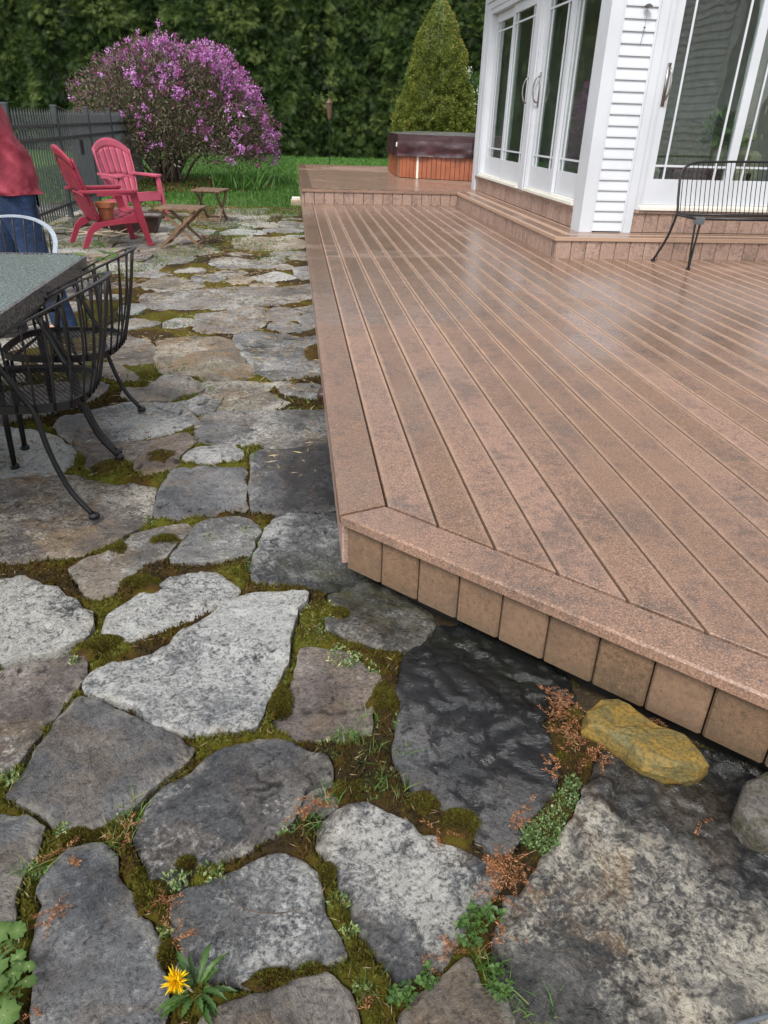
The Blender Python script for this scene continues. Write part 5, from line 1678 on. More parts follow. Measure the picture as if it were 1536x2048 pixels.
MB().box(fx(12.55) + .02, fx(12.55) + .05, 12.45, 12.53, .75, .95, .004).build('latch', M['iron'], fn, world=True)

# ================================================================== PEOPLE
def loft(name, rings, mat, parent, seg=20, cap=True, fold=0.0):
    """rings: (centre, half width x, half width y, yaw); a closed continuous skin"""
    mb = MB(); vv = []; ff = []
    if fold:
        rr = []
        for (c0, a0, b0, y0), (c1, a1, b1, y1) in zip(rings, rings[1:]):
            for q in (0, .25, .5, .75):
                rr.append((tuple(np.array(c0) * (1 - q) + np.array(c1) * q), a0 + (a1 - a0) * q, b0 + (b1 - b0) * q, y0 + (y1 - y0) * q))
        rings = rr + [rings[-1]]
    for c_, a_, b_, yw in rings:
        for k in range(seg):
            q = 2 * math.pi * k / seg
            if fold:
                w_ = 1 + fold * (fbm(math.cos(q) * 3.0 + c_[2] * 6, math.sin(q) * 3.0 + c_[2] * 14, 3, 15) - .5) * 2
                a_w, b_w = a_ * w_, b_ * w_
            else:
                a_w, b_w = a_, b_
            cx, cy = math.copysign(abs(math.cos(q)) ** .85, math.cos(q)) * a_w, math.copysign(abs(math.sin(q)) ** .85, math.sin(q)) * b_w
            vv.append((c_[0] + cx * math.cos(yw) - cy * math.sin(yw), c_[1] + cx * math.sin(yw) + cy * math.cos(yw), c_[2]))
    for i in range(len(rings) - 1):
        for k in range(seg):
            k2 = (k + 1) % seg
            ff.append((i * seg + k, i * seg + k2, (i + 1) * seg + k2, (i + 1) * seg + k))
    if cap:
        ff += [tuple(reversed(range(seg))), tuple((len(rings) - 1) * seg + k for k in range(seg))]
    ob = mb.add(vv, ff).build(name, mat, parent, smooth=True)
    m = ob.modifiers.new('s', 'SUBSURF'); m.levels = 1; m.render_levels = 2
    return ob


def skin_body(parent, J):
    """one continuous body: joints and radii grown with the Skin modifier"""
    names = list(J)
    idx = {n_: i for i, n_ in enumerate(names)}
    E_ = [('pelvis', 'belly'), ('belly', 'chest'), ('chest', 'neck'), ('neck', 'head'), ('head', 'crown')]
    for s_ in 'LR':
        E_ += [('pelvis', 'hip' + s_), ('hip' + s_, 'knee' + s_), ('knee' + s_, 'ankle' + s_), ('ankle' + s_, 'toe' + s_),
               ('chest', 'sh' + s_), ('sh' + s_, 'el' + s_), ('el' + s_, 'wr' + s_), ('wr' + s_, 'palm' + s_)]
        for f_ in range(5):
            E_ += [('palm' + s_ if f_ < 4 else 'wr' + s_, f'f{f_}a' + s_), (f'f{f_}a' + s_, f'f{f_}b' + s_)]
    me = bpy.data.meshes.new('body')
    me.from_pydata([J[n_][0] for n_ in names], [(idx[a_], idx[b_]) for a_, b_ in E_], [])
    ob = bpy.data.objects.new('body', me); COL.objects.link(ob); ob.parent = parent
    me.materials.append(M['skin'])
    m = ob.modifiers.new('skin', 'SKIN')
    sv = me.skin_vertices[0].data
    for n_ in names:
        r_ = J[n_][1]; sv[idx[n_]].radius = (r_, r_) if np.isscalar(r_) else r_
    sv[idx['pelvis']].use_root = True
    m2 = ob.modifiers.new('sub', 'SUBSURF'); m2.levels = 2; m2.render_levels = 2
    m.use_smooth_shade = True
    return ob


def person(loc, rz, label, top_mat, jean_mat, lean, coat, stride=0.0):
    t = thing('person', loc, label, 'person', None, rz)
    lx = lean
    J = {'pelvis': ((0, 0, .95), .13), 'belly': ((0, lx * .25, 1.10), .125), 'chest': ((0, lx * .62, 1.30), .14), 'neck': ((0, lx * .95 - .01, 1.49), .055), 'head': ((0, lx * 1.05 - .02, 1.60), .085), 'crown': ((0, lx * 1.1 - .02, 1.70), .07)}
    for s_, sg in (('L', -1), ('R', 1)):
        J['hip' + s_] = ((sg * .10, 0, .90), .095); st = stride * sg; J['knee' + s_] = ((sg * .115, -.02 + st * .5, .49), .062); J['ankle' + s_] = ((sg * .12, .02 + st, .085), .042); J['toe' + s_] = ((sg * .135, -.16 + st, .035), .035)
        J['sh' + s_] = ((sg * .19, lx * .8, 1.40), .06)
        if coat:      # forearms raised in front
            J['el' + s_] = ((sg * .235, lx * .8 - .06, 1.13), .045); J['wr' + s_] = ((sg * .17, lx * .8 - .28, 1.10), .028); wy, wz = lx * .8 - .36, 1.11
            J['palm' + s_] = ((sg * .15, wy, wz), (.02, .034))
        else:
            J['el' + s_] = ((sg * .245, lx * .5 + .03, 1.12), .045); J['wr' + s_] = ((sg * .235, -.03, .90), .028); J['palm' + s_] = ((sg * .232, -.04, .83), (.02, .034))
        for f_ in range(5):
            yy = -.065 + f_ * .019
            if coat:
                zq = wz + .03 - f_ * .018
                J[f'f{f_}a' + s_] = ((sg * .14, wy - .05, zq), .0088) if f_ < 4 else ((sg * .13, wy + .01, wz + .05), .0105)
                J[f'f{f_}b' + s_] = ((sg * .115, wy - .085, zq - .015), .0075) if f_ < 4 else ((sg * .115, wy - .03, wz + .065), .009)
            elif f_ < 4:
                J[f'f{f_}a' + s_] = ((sg * .228, yy, .775), .0088); J[f'f{f_}b' + s_] = ((sg * .214, yy - .004, .725 + abs(f_ - 1.6) * .007), .0075)
            else:
                J[f'f{f_}a' + s_] = ((sg * .215, -.085, .835), .0105); J[f'f{f_}b' + s_] = ((sg * .205, -.095, .79), .009)
    skin_body(t, J)
    jn = []
    for sg in (-1, 1):
        rr = [((sg * .10, 0, .92), .108, .118, 0), ((sg * .105, 0, .80), .100, .112, 0), ((sg * .110, -.01 + stride * sg * .3, .65), .085, .095, 0), ((sg * .115, -.015 + stride * sg * .5, .50), .073, .08, 0), ((sg * .118, stride * sg * .72, .33), .070, .078, 0), ((sg * .12, .01 + stride * sg * .92, .15), .066, .076, 0), ((sg * .12, .01 + stride * sg, .06), .070, .08, 0)]
        loft('jeans_leg', rr[::-1], jean_mat, t, 28, True, .07)
    loft('jeans', [((0, .0, .82), .195, .122, 0), ((0, 0, .90), .196, .125, 0), ((0, 0, .98), .185, .120, 0), ((0, 0, 1.04), .175, .112, 0)], jean_mat, t)
    for sg in (-1, 1):
        MB().grid(lambda u, v: (sg * (.05 + .11 * u), .121 + .006 * math.sin(u * 3.1), .80 + .13 * v + .01 * abs(u - .5)), 4, 4, -.004).build('back_pocket', jean_mat, t)
        loft('shoe', [((sg * .128, -.05 + stride * sg, .0), .052, .140, 0), ((sg * .128, -.05 + stride * sg, .03), .052, .140, 0), ((sg * .126, -.03 + stride * sg, .065), .046, .115, 0), ((sg * .122, .015 + stride * sg, .10), .04, .06, 0)], M['shoe'], t)
    w = 1.0
    hem = .87 if coat else .92
    fl = .028 if coat else 0.0
    loft('jacket' if coat else 'sweater', [((0, .01, hem), .202 + fl, .150 + fl * .3, .1), ((0, lx * .05 + .01, hem + .03), .205 + fl, .152 + fl * .3, .1), ((0, lx * .2, 1.06), .195 + fl * .5, .145 + fl * .3, .05), ((0, lx * .5, 1.22), .205, .145, 0), ((0, lx * .75, 1.36), .215, .13, 0), ((0, lx * .9, 1.44), .15, .095, 0), ((0, lx * .95 - .005, 1.49), .075, .075, 0), ((0, lx * .97 - .01, 1.53), .07, .07, 0)], top_mat, t, 44, True, .20)
    for s_, sg in (('L', -1), ('R', 1)):
        pts = [J['sh' + s_][0], tuple((np.array(J['sh' + s_][0]) + np.array(J['el' + s_][0])) / 2), J['el' + s_][0], J['wr' + s_][0]]
        MB().tube(bez(pts, 5), list(np.linspace(.082, .052, 16)), 12).build('sleeve', top_mat, t, smooth=True)
    if coat:
        loft('hood', [((0, lx * .95 + .05, 1.42), .12, .05, 0), ((0, lx + .09, 1.46), .14, .075, 0), ((0, lx + .09, 1.53), .12, .06, 0), ((0, lx + .06, 1.56), .08, .04, 0)], top_mat, t)
        pass
    # head details
    hx, hy, hz = J['head'][0]
    loft('hair', [((hx, hy + .03, hz - .05), .085, .075, 0), ((hx, hy + .025, hz + .03), .098, .095, 0), ((hx, hy + .015, hz + .10), .088, .092, 0), ((hx, hy + .01, hz + .145), .05, .055, 0)], M['hair'], t)
    MB().add([(hx - .014, hy - .085, hz - .01), (hx + .014, hy - .085, hz - .01), (hx, hy - .118, hz - .008), (hx, hy - .085, hz + .04)], [(0, 1, 2), (0, 2, 3), (1, 3, 2), (0, 3, 1)]).build('nose', M['skin'], t)
    for sg in (-1, 1):
        MB().lathe([(.004, -.006), (.011, 0), (.004, .006)], (hx + sg * .032, hy - .082, hz + .03), 10).build('eye', M['dark'], t)
        MB().lathe([(.006, -.03), (.016, -.015), (.018, .012), (.006, .028)], (hx + sg * .088, hy + .0, hz + .012), 8).build('ear', M['skin'], t)
    MB().box(hx - .024, hx + .024, hy - .093, hy - .08, hz - .048, hz - .040).build('mouth', M['darkred'], t)
    return t


person((-1.70, 5.02, 0), R(-66), 'person in a red jacket and dark jeans standing behind the glass table', M['jacket'], M['jeans'], -0.15, True, 0.14)
person((-2.27, 5.85, 0), R(10), 'person in a navy top and light jeans mostly hidden behind the red jacket', M['navy'], M['jeans_light'], -0.02, False)

# ================================================================== TREES, HEDGE, SHRUBS
def spray_tree(name, seed, H, Rb, n, mat):
    """arborvitae: trunk plus a crown of drooping flat sprays through a tall narrow volume; returns a hidden-free template"""
    g = np.random.default_rng(seed)
    t = bpy.data.objects.new(name, None); COL.objects.link(t)
    MB().tube([(0, 0, -.05), (0.02, 0, 2), (0, .03, H * .6), (0, 0, H * .95)], [.13, .11, .07, .02], 8).build('trunk', M['bark'], t, smooth=True)
    # boughs: clusters of sprays
    nb_ = n // 30
    zb = H * (g.random(nb_) ** 1.15) * .97 + .05
    ab = g.random(nb_) * 2 * math.pi
    rprof = lambda z: Rb * (1 - np.clip(z / H, 0, 1) ** 1.7) * (0.86 + 0.14 * np.minimum(1, z / .6)) + .05
    rb = rprof(zb) * g.uniform(.58, 1.12, nb_)
    bc = np.column_stack([np.cos(ab) * rb, np.sin(ab) * rb, zb])
    bout = np.column_stack([np.cos(ab), np.sin(ab), np.zeros(nb_)])
    btint = g.normal(.45, .26, nb_)
    idx = g.integers(0, nb_, n)
    out = bout[idx]
    side = np.column_stack([-out[:, 1], out[:, 0], np.zeros(n)])
    C = bc[idx] + out * g.normal(-.05, .11, n)[:, None] + side * g.normal(0, .14, n)[:, None]
    C[:, 2] += g.normal(0, .19, n)
    d = out * g.uniform(.5, 1.0, n)[:, None] + side * g.normal(0, .45, n)[:, None]
    d[:, 2] += g.normal(-.30, .45, n)
    d /= np.linalg.norm(d, axis=1, keepdims=True)
    tint = np.clip(btint[idx] + g.normal(.03, .08, n), 0, 1)
    # each spray: a midrib fan of five leaflets in one plane, tips drooping
    w = np.cross(d, g.normal(size=(n, 3))); w /= np.linalg.norm(w, axis=1, keepdims=True)
    V = []; T = []
    L = g.uniform(.15, .32, n)[:, None]
    for fa in (-.95, -.62, -.38, -.16, .05, .25, .5, .8):
        dd = d * math.cos(fa) + w * math.sin(fa)
        b0 = C + d * L * .45 * (1 - abs(fa))
        tip = b0 + dd * L * (1.0 - .28 * abs(fa)); tip[:, 2] -= .16 * L[:, 0]
        wv = np.cross(dd, np.cross(d, w)); wv *= (L * .030)
        m_ = (b0 * .4 + tip * .6)
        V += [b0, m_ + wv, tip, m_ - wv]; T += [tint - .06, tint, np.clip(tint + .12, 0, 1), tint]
    V = np.stack(V, 1); T = np.stack(T, 1)
    k = V.shape[1]
    F = []
    base = (np.arange(n) * k)[:, None]
    for q in range(0, k, 4):
        F.append(base + np.array([q, q + 1, q + 2, q + 3]))
    F = np.concatenate(F)
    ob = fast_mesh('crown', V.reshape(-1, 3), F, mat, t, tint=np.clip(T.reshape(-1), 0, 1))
    # inner foliage mass so that the crown is not hollow
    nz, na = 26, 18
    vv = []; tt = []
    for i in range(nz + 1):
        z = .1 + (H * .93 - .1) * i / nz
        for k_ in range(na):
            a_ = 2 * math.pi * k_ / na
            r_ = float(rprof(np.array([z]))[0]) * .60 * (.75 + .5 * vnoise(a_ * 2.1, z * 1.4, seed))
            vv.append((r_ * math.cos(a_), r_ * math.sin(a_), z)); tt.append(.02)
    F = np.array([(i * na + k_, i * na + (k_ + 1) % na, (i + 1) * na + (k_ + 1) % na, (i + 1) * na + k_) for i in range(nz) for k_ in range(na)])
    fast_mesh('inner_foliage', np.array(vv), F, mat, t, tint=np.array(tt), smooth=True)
    return t


tmpl = [spray_tree('arborvitae', 21 + i, 8.2, 1.30, 17000, M['cedar']) for i in range(3)]
pos_ = []
x = -16.5
g_ = np.random.default_rng(17)
while x < 12.0:
    pos_.append((x, 33.4 + g_.uniform(-.35, .45))); x += g_.uniform(1.45, 1.8)
where = ['leftmost in the hedge above the fence', 'second from the left in the hedge', 'third from the left in the hedge', 'fourth from the left in the hedge', 'behind the left half of the rhododendron', 'just left of the rhododendron top', 'behind the top of the rhododendron', 'behind the right half of the rhododendron',
         'just right of the rhododendron', 'between rhododendron and bird feeder', 'behind the bird feeder', 'right of the bird feeder', 'left of the cone spruce', 'behind the left side of the cone spruce', 'behind the cone spruce', 'right of the cone spruce', 'beside the white house wall', 'mostly hidden by the house', 'hidden behind the house glass']
for i, (x, y) in enumerate(pos_):
    o_ = tmpl[i] if i < 3 else copy_tree(tmpl[i % 3])
    o_.location = (x, y, -.04); o_.rotation_euler = (0, 0, g_.uniform(0, 6.28)); s_ = g_.uniform(.92, 1.12); o_.scale = (s_ * 1.02, s_ * 1.02, s_)
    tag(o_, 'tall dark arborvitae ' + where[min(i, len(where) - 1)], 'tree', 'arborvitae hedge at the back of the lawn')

# dwarf spruce: dense lumpy cone
g_ = np.random.default_rng(5)
sp = thing('cone_spruce', (3.86, 22.0, -.04), 'dense light green cone shaped dwarf spruce behind the hot tub', 'tree')
SH = 4.18
MB().tube([(0, 0, 0), (0, 0, SH * .8)], [.12, .03], 8).build('trunk', M['bark'], sp)
prof_z = np.array([0, .25, .8, 1.5, 2.2, 3.0, 3.6, 4.0, 4.18]) ; prof_r = np.array([.78, .95, 1.03, .95, .78, .60, .38, .16, .02])


def spruce_r(a_, z, s=1.0):
    lump = fbm(np.asarray(a_) * 3.0 + 20, np.asarray(z) * 2.6, 3, 71)
    lump2 = fbm(np.asarray(a_) * 9.0 + 40, np.asarray(z) * 7.0, 2, 73)
    return np.interp(z, prof_z, prof_r) * (0.74 + .42 * lump + .20 * lump2) * s


na, nz = 72, 70
vv = np.array([(spruce_r(a_, z, .93) * math.cos(a_), spruce_r(a_, z, .93) * math.sin(a_), z) for z in np.linspace(0.02, SH, nz + 1) for a_ in np.linspace(0, 2 * math.pi, na, endpoint=False)])
F = np.array([(i * na + k, i * na + (k + 1) % na, (i + 1) * na + (k + 1) % na, (i + 1) * na + k) for i in range(nz) for k in range(na)])
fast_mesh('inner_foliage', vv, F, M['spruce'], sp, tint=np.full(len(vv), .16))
n = 90000
z = SH * (1 - np.sqrt(g_.random(n)) ** .9) ; z = np.clip(z, .02, SH)
a_ = g_.random(n) * 2 * math.pi
rr = spruce_r(a_, z) * g_.uniform(.93, 1.02, n)
C = np.column_stack([rr * np.cos(a_), rr * np.sin(a_), z])
d = np.column_stack([np.cos(a_), np.sin(a_), np.full(n, .35)]) + g_.normal(0, .55, (n, 3))
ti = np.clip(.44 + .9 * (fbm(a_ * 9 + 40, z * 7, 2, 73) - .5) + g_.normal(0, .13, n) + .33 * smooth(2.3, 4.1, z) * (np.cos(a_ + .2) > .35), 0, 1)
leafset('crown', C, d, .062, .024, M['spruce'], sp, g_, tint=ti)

# shrub with cream blossoms at the house corner
ws = thing('white_flower_shrub', (4.85, 22.5, -.04), 'pale green shrub with cream blossoms beside the house wall', 'shrub')
for k in range(6):
    MB().tube(bez([(g_.normal(0, .05), g_.normal(0, .05), 0), (g_.normal(0, .2), g_.normal(0, .2), .9), (g_.normal(0, .4), g_.normal(0, .4), 2.1)], 4), .02, 6).build('stem', M['bark'], ws)
leaves(2600, 0, 0, 1.35, .62, .7, 1.25, .14, .055, M['weed'], 'foliage', ws, 9, .3, 0, .6)
n = 46
cc_ = g_.normal(size=(n, 3)); cc_ /= np.linalg.norm(cc_, axis=1, keepdims=True); cc_ = cc_ * np.array([.6, .68, 1.2]) + np.array([0, 0, 1.4])
C = np.repeat(cc_, 22, 0) + g_.normal(0, .05, (n * 22, 3))
leafset('blossom', C, g_.normal(size=(n * 22, 3)), .06, .05, M['white_bloom'], ws, g_)

# rhododendron
RX, RY = -2.62, 17.9
rh = thing('rhododendron', (RX, RY, -.04), 'big domed rhododendron bush covered in magenta blossoms', 'shrub')
g_ = np.random.default_rng(12)
tips = []
for k in range(34):
    a_ = g_.random() * 2 * math.pi; b0 = np.array([g_.normal(-.15, .18), g_.normal(0, .18), 0])
    el = g_.uniform(.2, 1.25)
    e_ = np.array([math.cos(a_) * 1.9 * math.cos(el) , math.sin(a_) * 1.7 * math.cos(el), 0.35 + 1.95 * math.sin(el)])
    m_ = b0 * .5 + e_ * .45 + np.array([0, 0, .22]) + g_.normal(0, .08, 3)
    P = bez([b0, m_, e_], 7)
    MB().tube(P, list(np.linspace(.036, .010, len(P))), 6).build('stem', M['bark'], rh, smooth=True)
    for q in range(5):
        s0 = P[g_.integers(5, len(P))]; s1 = s0 + g_.normal(0, .28, 3) + np.array([0, 0, .18]); tips.append((s0, s1))
mb = MB()
for s0, s1 in tips:
    mb.tube([tuple(s0), tuple((s0 + s1) / 2 + g_.normal(0, .03, 3)), tuple(s1)], [.010, .007, .004], 5)
tag(mb.build('twigs', M['bark'], rh), kind='stuff')


def dome(n, hollow, g):
    v = g.normal(size=(n, 3)); v[:, 2] = np.abs(v[:, 2]) * 1.05 - .12; v /= np.linalg.norm(v, axis=1, keepdims=True)
    aa = np.arctan2(v[:, 1], v[:, 0])
    f = .78 + .46 * fbm(aa * 2.6 + 9, v[:, 2] * 4.2, 3, 91)
    r_ = (hollow + (1 - hollow) * g.random(n)) ** .5
    R3 = np.array([2.10, 2.0, 1.98])
    C = v * R3 * (f * r_)[:, None]
    C[:, 0] += .10; C[:, 2] += .62 - .20 * smooth(0.4, 2.2, C[:, 0]) * 0
    C[:, 2] = np.maximum(C[:, 2], .16 + .5 * smooth(.2, -1.6, C[:, 0]))
    return C, v


C, v = dome(36000, .45, g_)
low = smooth(.2, 1.0, C[:, 2]) * .75 + .25
okk = g_.random(len(C)) < low
C, v = C[okk], v[okk]
leafset('foliage', C, v * .6 + g_.normal(0, .6, v.shape) + np.array([0, 0, .3]), .072, .030, M['rhodo'], rh, g_, tint=np.clip(g_.normal(.42, .25, len(C)), 0, 1))
C, v = dome(5200, .80, g_)
pr = .05 + .58 * smooth(-.6, 1.9, C[:, 0]) * smooth(.2, 1.2, C[:, 2]) + .40 * smooth(1.5, 2.4, C[:, 2])
pr *= .25 + .9 * smooth(.38, .62, fbm(C[:, 0] * 1.6 + 5, C[:, 2] * 1.6 + C[:, 1], 3, 95))
okk = (g_.random(len(C)) < pr * .55) & (C[:, 2] > .35)
C, v = C[okk], v[okk]
n = len(C); k = 16
Cb = np.repeat(C, k, 0) + g_.normal(0, .030, (n * k, 3)) + np.repeat(v, k, 0) * .05
tb_ = np.repeat(np.clip(g_.normal(.62, .22, n), 0, 1), k)
leafset('blossom', Cb, np.repeat(v, k, 0) * .5 + g_.normal(0, .8, (n * k, 3)),   .048, .036, M['bloom'], rh, g_, tint=np.clip(tb_ + g_.normal(0, .12, n * k), 0, 1))
# buds: dull pink points all over
C, v = dome(5200, .84, g_)
okk = (C[:, 2] > .7) & (g_.random(len(C)) < .45 + .5 * smooth(1.2, 2.3, C[:, 2]))
C, v = C[okk], v[okk]
leafset('bud', C, v + g_.normal(0, .3, v.shape), .05, .03, M['bloom'], rh, g_, tint=np.clip(g_.normal(.14, .14, len(C)), 0, 1))

# strap-leaved clump at its foot
cl = thing('daylily_clump', (-1.05, 16.4, -.03), 'clump of strap shaped green leaves at the foot of the rhododendron', 'plant')
n = 150
C = np.column_stack([g_.normal(0, .28, n), g_.normal(0, .2, n), np.zeros(n)])
leafset('leaf', C, np.column_stack([g_.normal(0, .45, n), g_.normal(0, .4, n), np.ones(n)]), .42, .034, M['grass'], cl, g_, 0, .6)['kind'] = 'stuff'

# lantern-like bird feeder on a pole at the hedge
bf = thing('bird_feeder', (1.02, 22.2, -.04), 'slim brown bird feeder on a thin pole before the hedge', 'bird feeder')
M['feeder'] = simple('brown_feeder', (0.10, 0.050, 0.030), 0.5, .3, 20)
MB().tube([(0, 0, 0), (0, 0, 1.42)], .011, 8).build('pole', M['iron'], bf)
MB().lathe([(.02, 1.32), (.045, 1.36), (.05, 1.38)], (0, 0, 0), 10).build('tray', M['feeder'], bf)
MB().lathe([(.05, 1.385), (.075, 1.72), (.08, 1.73)], (0, 0, 0), 8).build('tube', M['feeder'], bf)
MB().lathe([(.095, 1.731), (.05, 1.80), (.012, 1.84), (.008, 1.87)], (0, 0, 0), 8).build('cap', M['feeder'], bf)
MB().tube(bez([(.06, 0, 1.70), (-.12, 0, 1.66), (-.15, 0, 1.55)], 5), .008, 6).build('hook', M['feeder'], bf)

# ================================================================== GRASS, LITTER, WEEDS
def blades(name, C, hgt, wid, mat, g, label, lean=.5, tlo=0., thi=1., tint=None, cat='grass'):
    n = len(C)
    a_ = g.random(n) * 2 * math.pi
    dx = np.column_stack([np.cos(a_), np.sin(a_), np.zeros(n)]) * (wid * g.uniform(.7, 1.3, n))[:, None]
    ln = g.normal(0, lean, (n, 2)); h = hgt * g.uniform(.5, 1.2, n)
    mid = C + np.column_stack([ln[:, 0] * h * .35, ln[:, 1] * h * .35, h * .6])
    tip = C + np.column_stack([ln[:, 0] * h, ln[:, 1] * h, h * .95])
    V = np.stack([C - dx, C + dx, mid + dx * .7, mid - dx * .7, tip], 1).reshape(-1, 3)
    k = np.arange(n) * 5
    F = np.concatenate([np.column_stack([k, k + 1, k + 2]), np.column_stack([k, k + 2, k + 3]), np.column_stack([k + 3, k + 2, k + 4])])
    tt = g.uniform(tlo, thi, n) if tint is None else tint
    ob = fast_mesh(name, V, F, mat, None, tint=np.repeat(tt, 5))
    return tag(ob, label, cat, kind='stuff')


g_ = np.random.default_rng(33)
n = 90000
yy = 12.0 + 20 * g_.random(n) ** 1.6
xx = -6.5 + 6.6 * g_.random(n)
dens = smooth(12.0, 16.5, yy + 3.0 * (fbm(xx * .8, yy * .8, 4, 101) - .5) + .5 * xx + 1.2)
okk = g_.random(n) < .06 + .94 * dens
C = np.column_stack([xx, yy, np.full(n, -.045)])[okk]
blades('lawn_grass', C, .085, .006, M['grass'], g_, 'short green lawn grass beyond the flagstones', .5, 0, .75)
n = 26000
yy = 16 + 16 * g_.random(n); xx = -5 + 18 * g_.random(n)
okk = (yy > 18.2) | (xx < .05)
blades('far_lawn_grass', np.column_stack([xx, yy, np.full(n, -.045)])[okk], .10, .010, M['grass'], g_, 'lawn grass in front of the hedge and hot tub', .5, 0, .75)
# thin grass and straw creeping over the far flagstones
n = 26000
yy = 3.0 + 10.0 * g_.random(n) ** .8; xx = -3.4 + 3.5 * g_.random(n)
okk = g_.random(n) < smooth(.50, .66, fbm(xx * 1.9, yy * 1.5, 4, 111) + .10 * smooth(7, 12, yy))
C = np.column_stack([xx, yy, np.full(n, -.012)])[okk]
blades('creeping_grass', C, .035, .004, M['grass'], g_, 'thin grass creeping across the far flagstones', .9, .2, 1.0)
n = 22000
yy = 2.6 + 10.5 * g_.random(n) ** .8; xx = -3.5 + 3.6 * g_.random(n)
okk = g_.random(n) < smooth(.44, .62, fbm(xx * 1.4 + 7, yy * 1.4, 4, 121))
C = np.column_stack([xx, yy, np.full(n, .004)])[okk]
m_ = len(C)
o_ = leafset('straw_litter', C, np.column_stack([g_.normal(size=m_), g_.normal(size=m_), g_.normal(0, .08, m_)]), .055, .006, M['straw'], None, g_)
tag(o_, 'dry straw and twigs strewn over the far patio', 'straw', kind='stuff')
# mulch under the rhododendron
n = 9000
aa = g_.random(n) * 6.28; rr = 2.0 * np.sqrt(g_.random(n))
C = np.column_stack([RX + .2 + rr * np.cos(aa), RY - .3 + rr * np.sin(aa) * .9, np.full(n, -.03)])
o_ = leafset('leaf_mulch', C, np.column_stack([g_.normal(size=n), g_.normal(size=n), g_.normal(.1, .3, n)]), .09, .045, M['cedar_litter'], None, g_, 0, .45)
tag(o_, 'brown leaf litter under the rhododendron', 'leaf litter', kind='stuff')


def disc(px, py, rpx, n, g, z=-.012):
    """n points over a round patch given by its place in the photograph"""
    a_ = g.random(n) * 6.28; r_ = rpx * np.sqrt(g.random(n))
    return np.array([np.append(G(px + q * math.cos(w), py + q * math.sin(w) * .8)[:2], z) for q, w in zip(r_, a_)])


# tufts of grass in the near joints
C = np.vstack([disc(px, py, r_, k, g_) for px, py, r_, k in ((720, 1500, 40, 130), (775, 1575, 42, 120), (740, 1440, 25, 40), (620, 1655, 28, 80), (975, 1930, 30, 90), (960, 1830, 20, 30), (1000, 2000, 40, 70), (260, 1625, 26, 60), (240, 1690, 22, 40), (735, 1975, 22, 40), (60, 1745, 22, 50), (500, 905, 14, 30), (480, 1130, 24, 40), (660, 1590, 24, 40), (20, 1560, 22, 40), (1080, 2020, 40, 50), (690, 1480, 30, 50), (800, 1500, 20, 30))])
C = C[g_.random(len(C)) < .62]
blades('grass_tufts', C, .036, .0014, M['grass'], g_, 'wispy grass tufts sprouting from the near joints', .8, .2, 1.0)
# small weeds
C = np.vstack([disc(px, py, r_, k, g_, -.004) for px, py, r_, k in ((700, 1490, 45, 260), (745, 1560, 45, 260), (640, 1225, 36, 220), (690, 1310, 34, 200), (750, 1330, 24, 90), (780, 1440, 26, 140), (250, 1640, 26, 110), (75, 1740, 24, 130), (130, 1660, 18, 60), (15, 1550, 24, 100), (350, 1760, 26, 90), (425, 1745, 26, 70), (680, 1800, 22, 120), (700, 1860, 16, 60), (655, 1490, 20, 80), (735, 1970, 26, 130), (620, 1940, 18, 50), (330, 1860, 16, 30), (575, 1665, 16, 60), (150, 1320, 12, 40), (490, 1060, 12, 30), (480, 1120, 16, 50), (420, 1075, 12, 30), (300, 1040, 14, 30), (630, 1270, 24, 80))])
m_ = len(C)
o_ = leafset('small_weeds', C, np.column_stack([g_.normal(size=m_), g_.normal(size=m_), g_.uniform(.2, 1.1, m_)]), .0115, .0062, M['sedum'], None, g_)
tag(o_, 'tiny green weeds growing in the near joints', 'weeds', kind='stuff')
# dense low mats between the two wet slabs
C = np.vstack([disc(px, py, r_, k, g_, 0.0) for px, py, r_, k in ((1085, 1675, 42, 1300), (1105, 1640, 30, 600), (1130, 1600, 26, 500), (1145, 1570, 18, 250))])
C[:, 2] += g_.uniform(-.012, .012, len(C))
m_ = len(C)
o_ = leafset('ground_cover', C, np.column_stack([g_.normal(size=m_), g_.normal(size=m_), g_.uniform(.3, 1.5, m_)]), .0075, .0045, M['sedum'], None, g_, 0, .7)
tag(o_, 'dense green ground cover between the two wet slabs', 'ground cover', kind='stuff')
# clover in the joint right of the centre slab
C = np.vstack([disc(px, py, r_, k, g_, .004) for px, py, r_, k in ((945, 1850, 34, 60), (985, 1835, 18, 20), (940, 1890, 24, 30), (1000, 1990, 26, 36), (800, 2000, 30, 46), (850, 1965, 24, 36), (985, 1950, 18, 20))])
C = C[g_.random(len(C)) < .6]
n = len(C); Cv = []; Dv = []
for c_ in C:
    a0 = g_.random() * 6.28; h = g_.uniform(.006, .022)
    for q in range(3):
        a_ = a0 + q * 2.094
        Cv.append(c_ + np.array([0, 0, h])); Dv.append((math.cos(a_), math.sin(a_), g_.uniform(.05, .35)))
o_ = leafset('clover', np.array(Cv), np.array(Dv), .0105, .0100, M['weed'], None, g_, .05, .75)
tag(o_, 'clover leaves growing along the joint beside the biggest slab', 'clover', kind='stuff')


# fallen brown cedar sprays
def cedar_sprays(C, g, s=1.0):
    Cv = []; Dv = []
    for c_ in C:
        a_ = g.random() * 6.28; L = g.uniform(.03, .07) * s
        d = np.array([math.cos(a_), math.sin(a_), g.normal(.02, .12)]); pr = np.array([-d[1], d[0], 0])
        for q in np.linspace(0, 1, 9):
            for sg in (-1, 1):
                Cv.append(c_ + d * L * q); Dv.append(d * .8 + pr * sg * .75 + np.array([0, 0, g.normal(0, .2)]))
    return np.array(Cv), np.array(Dv)


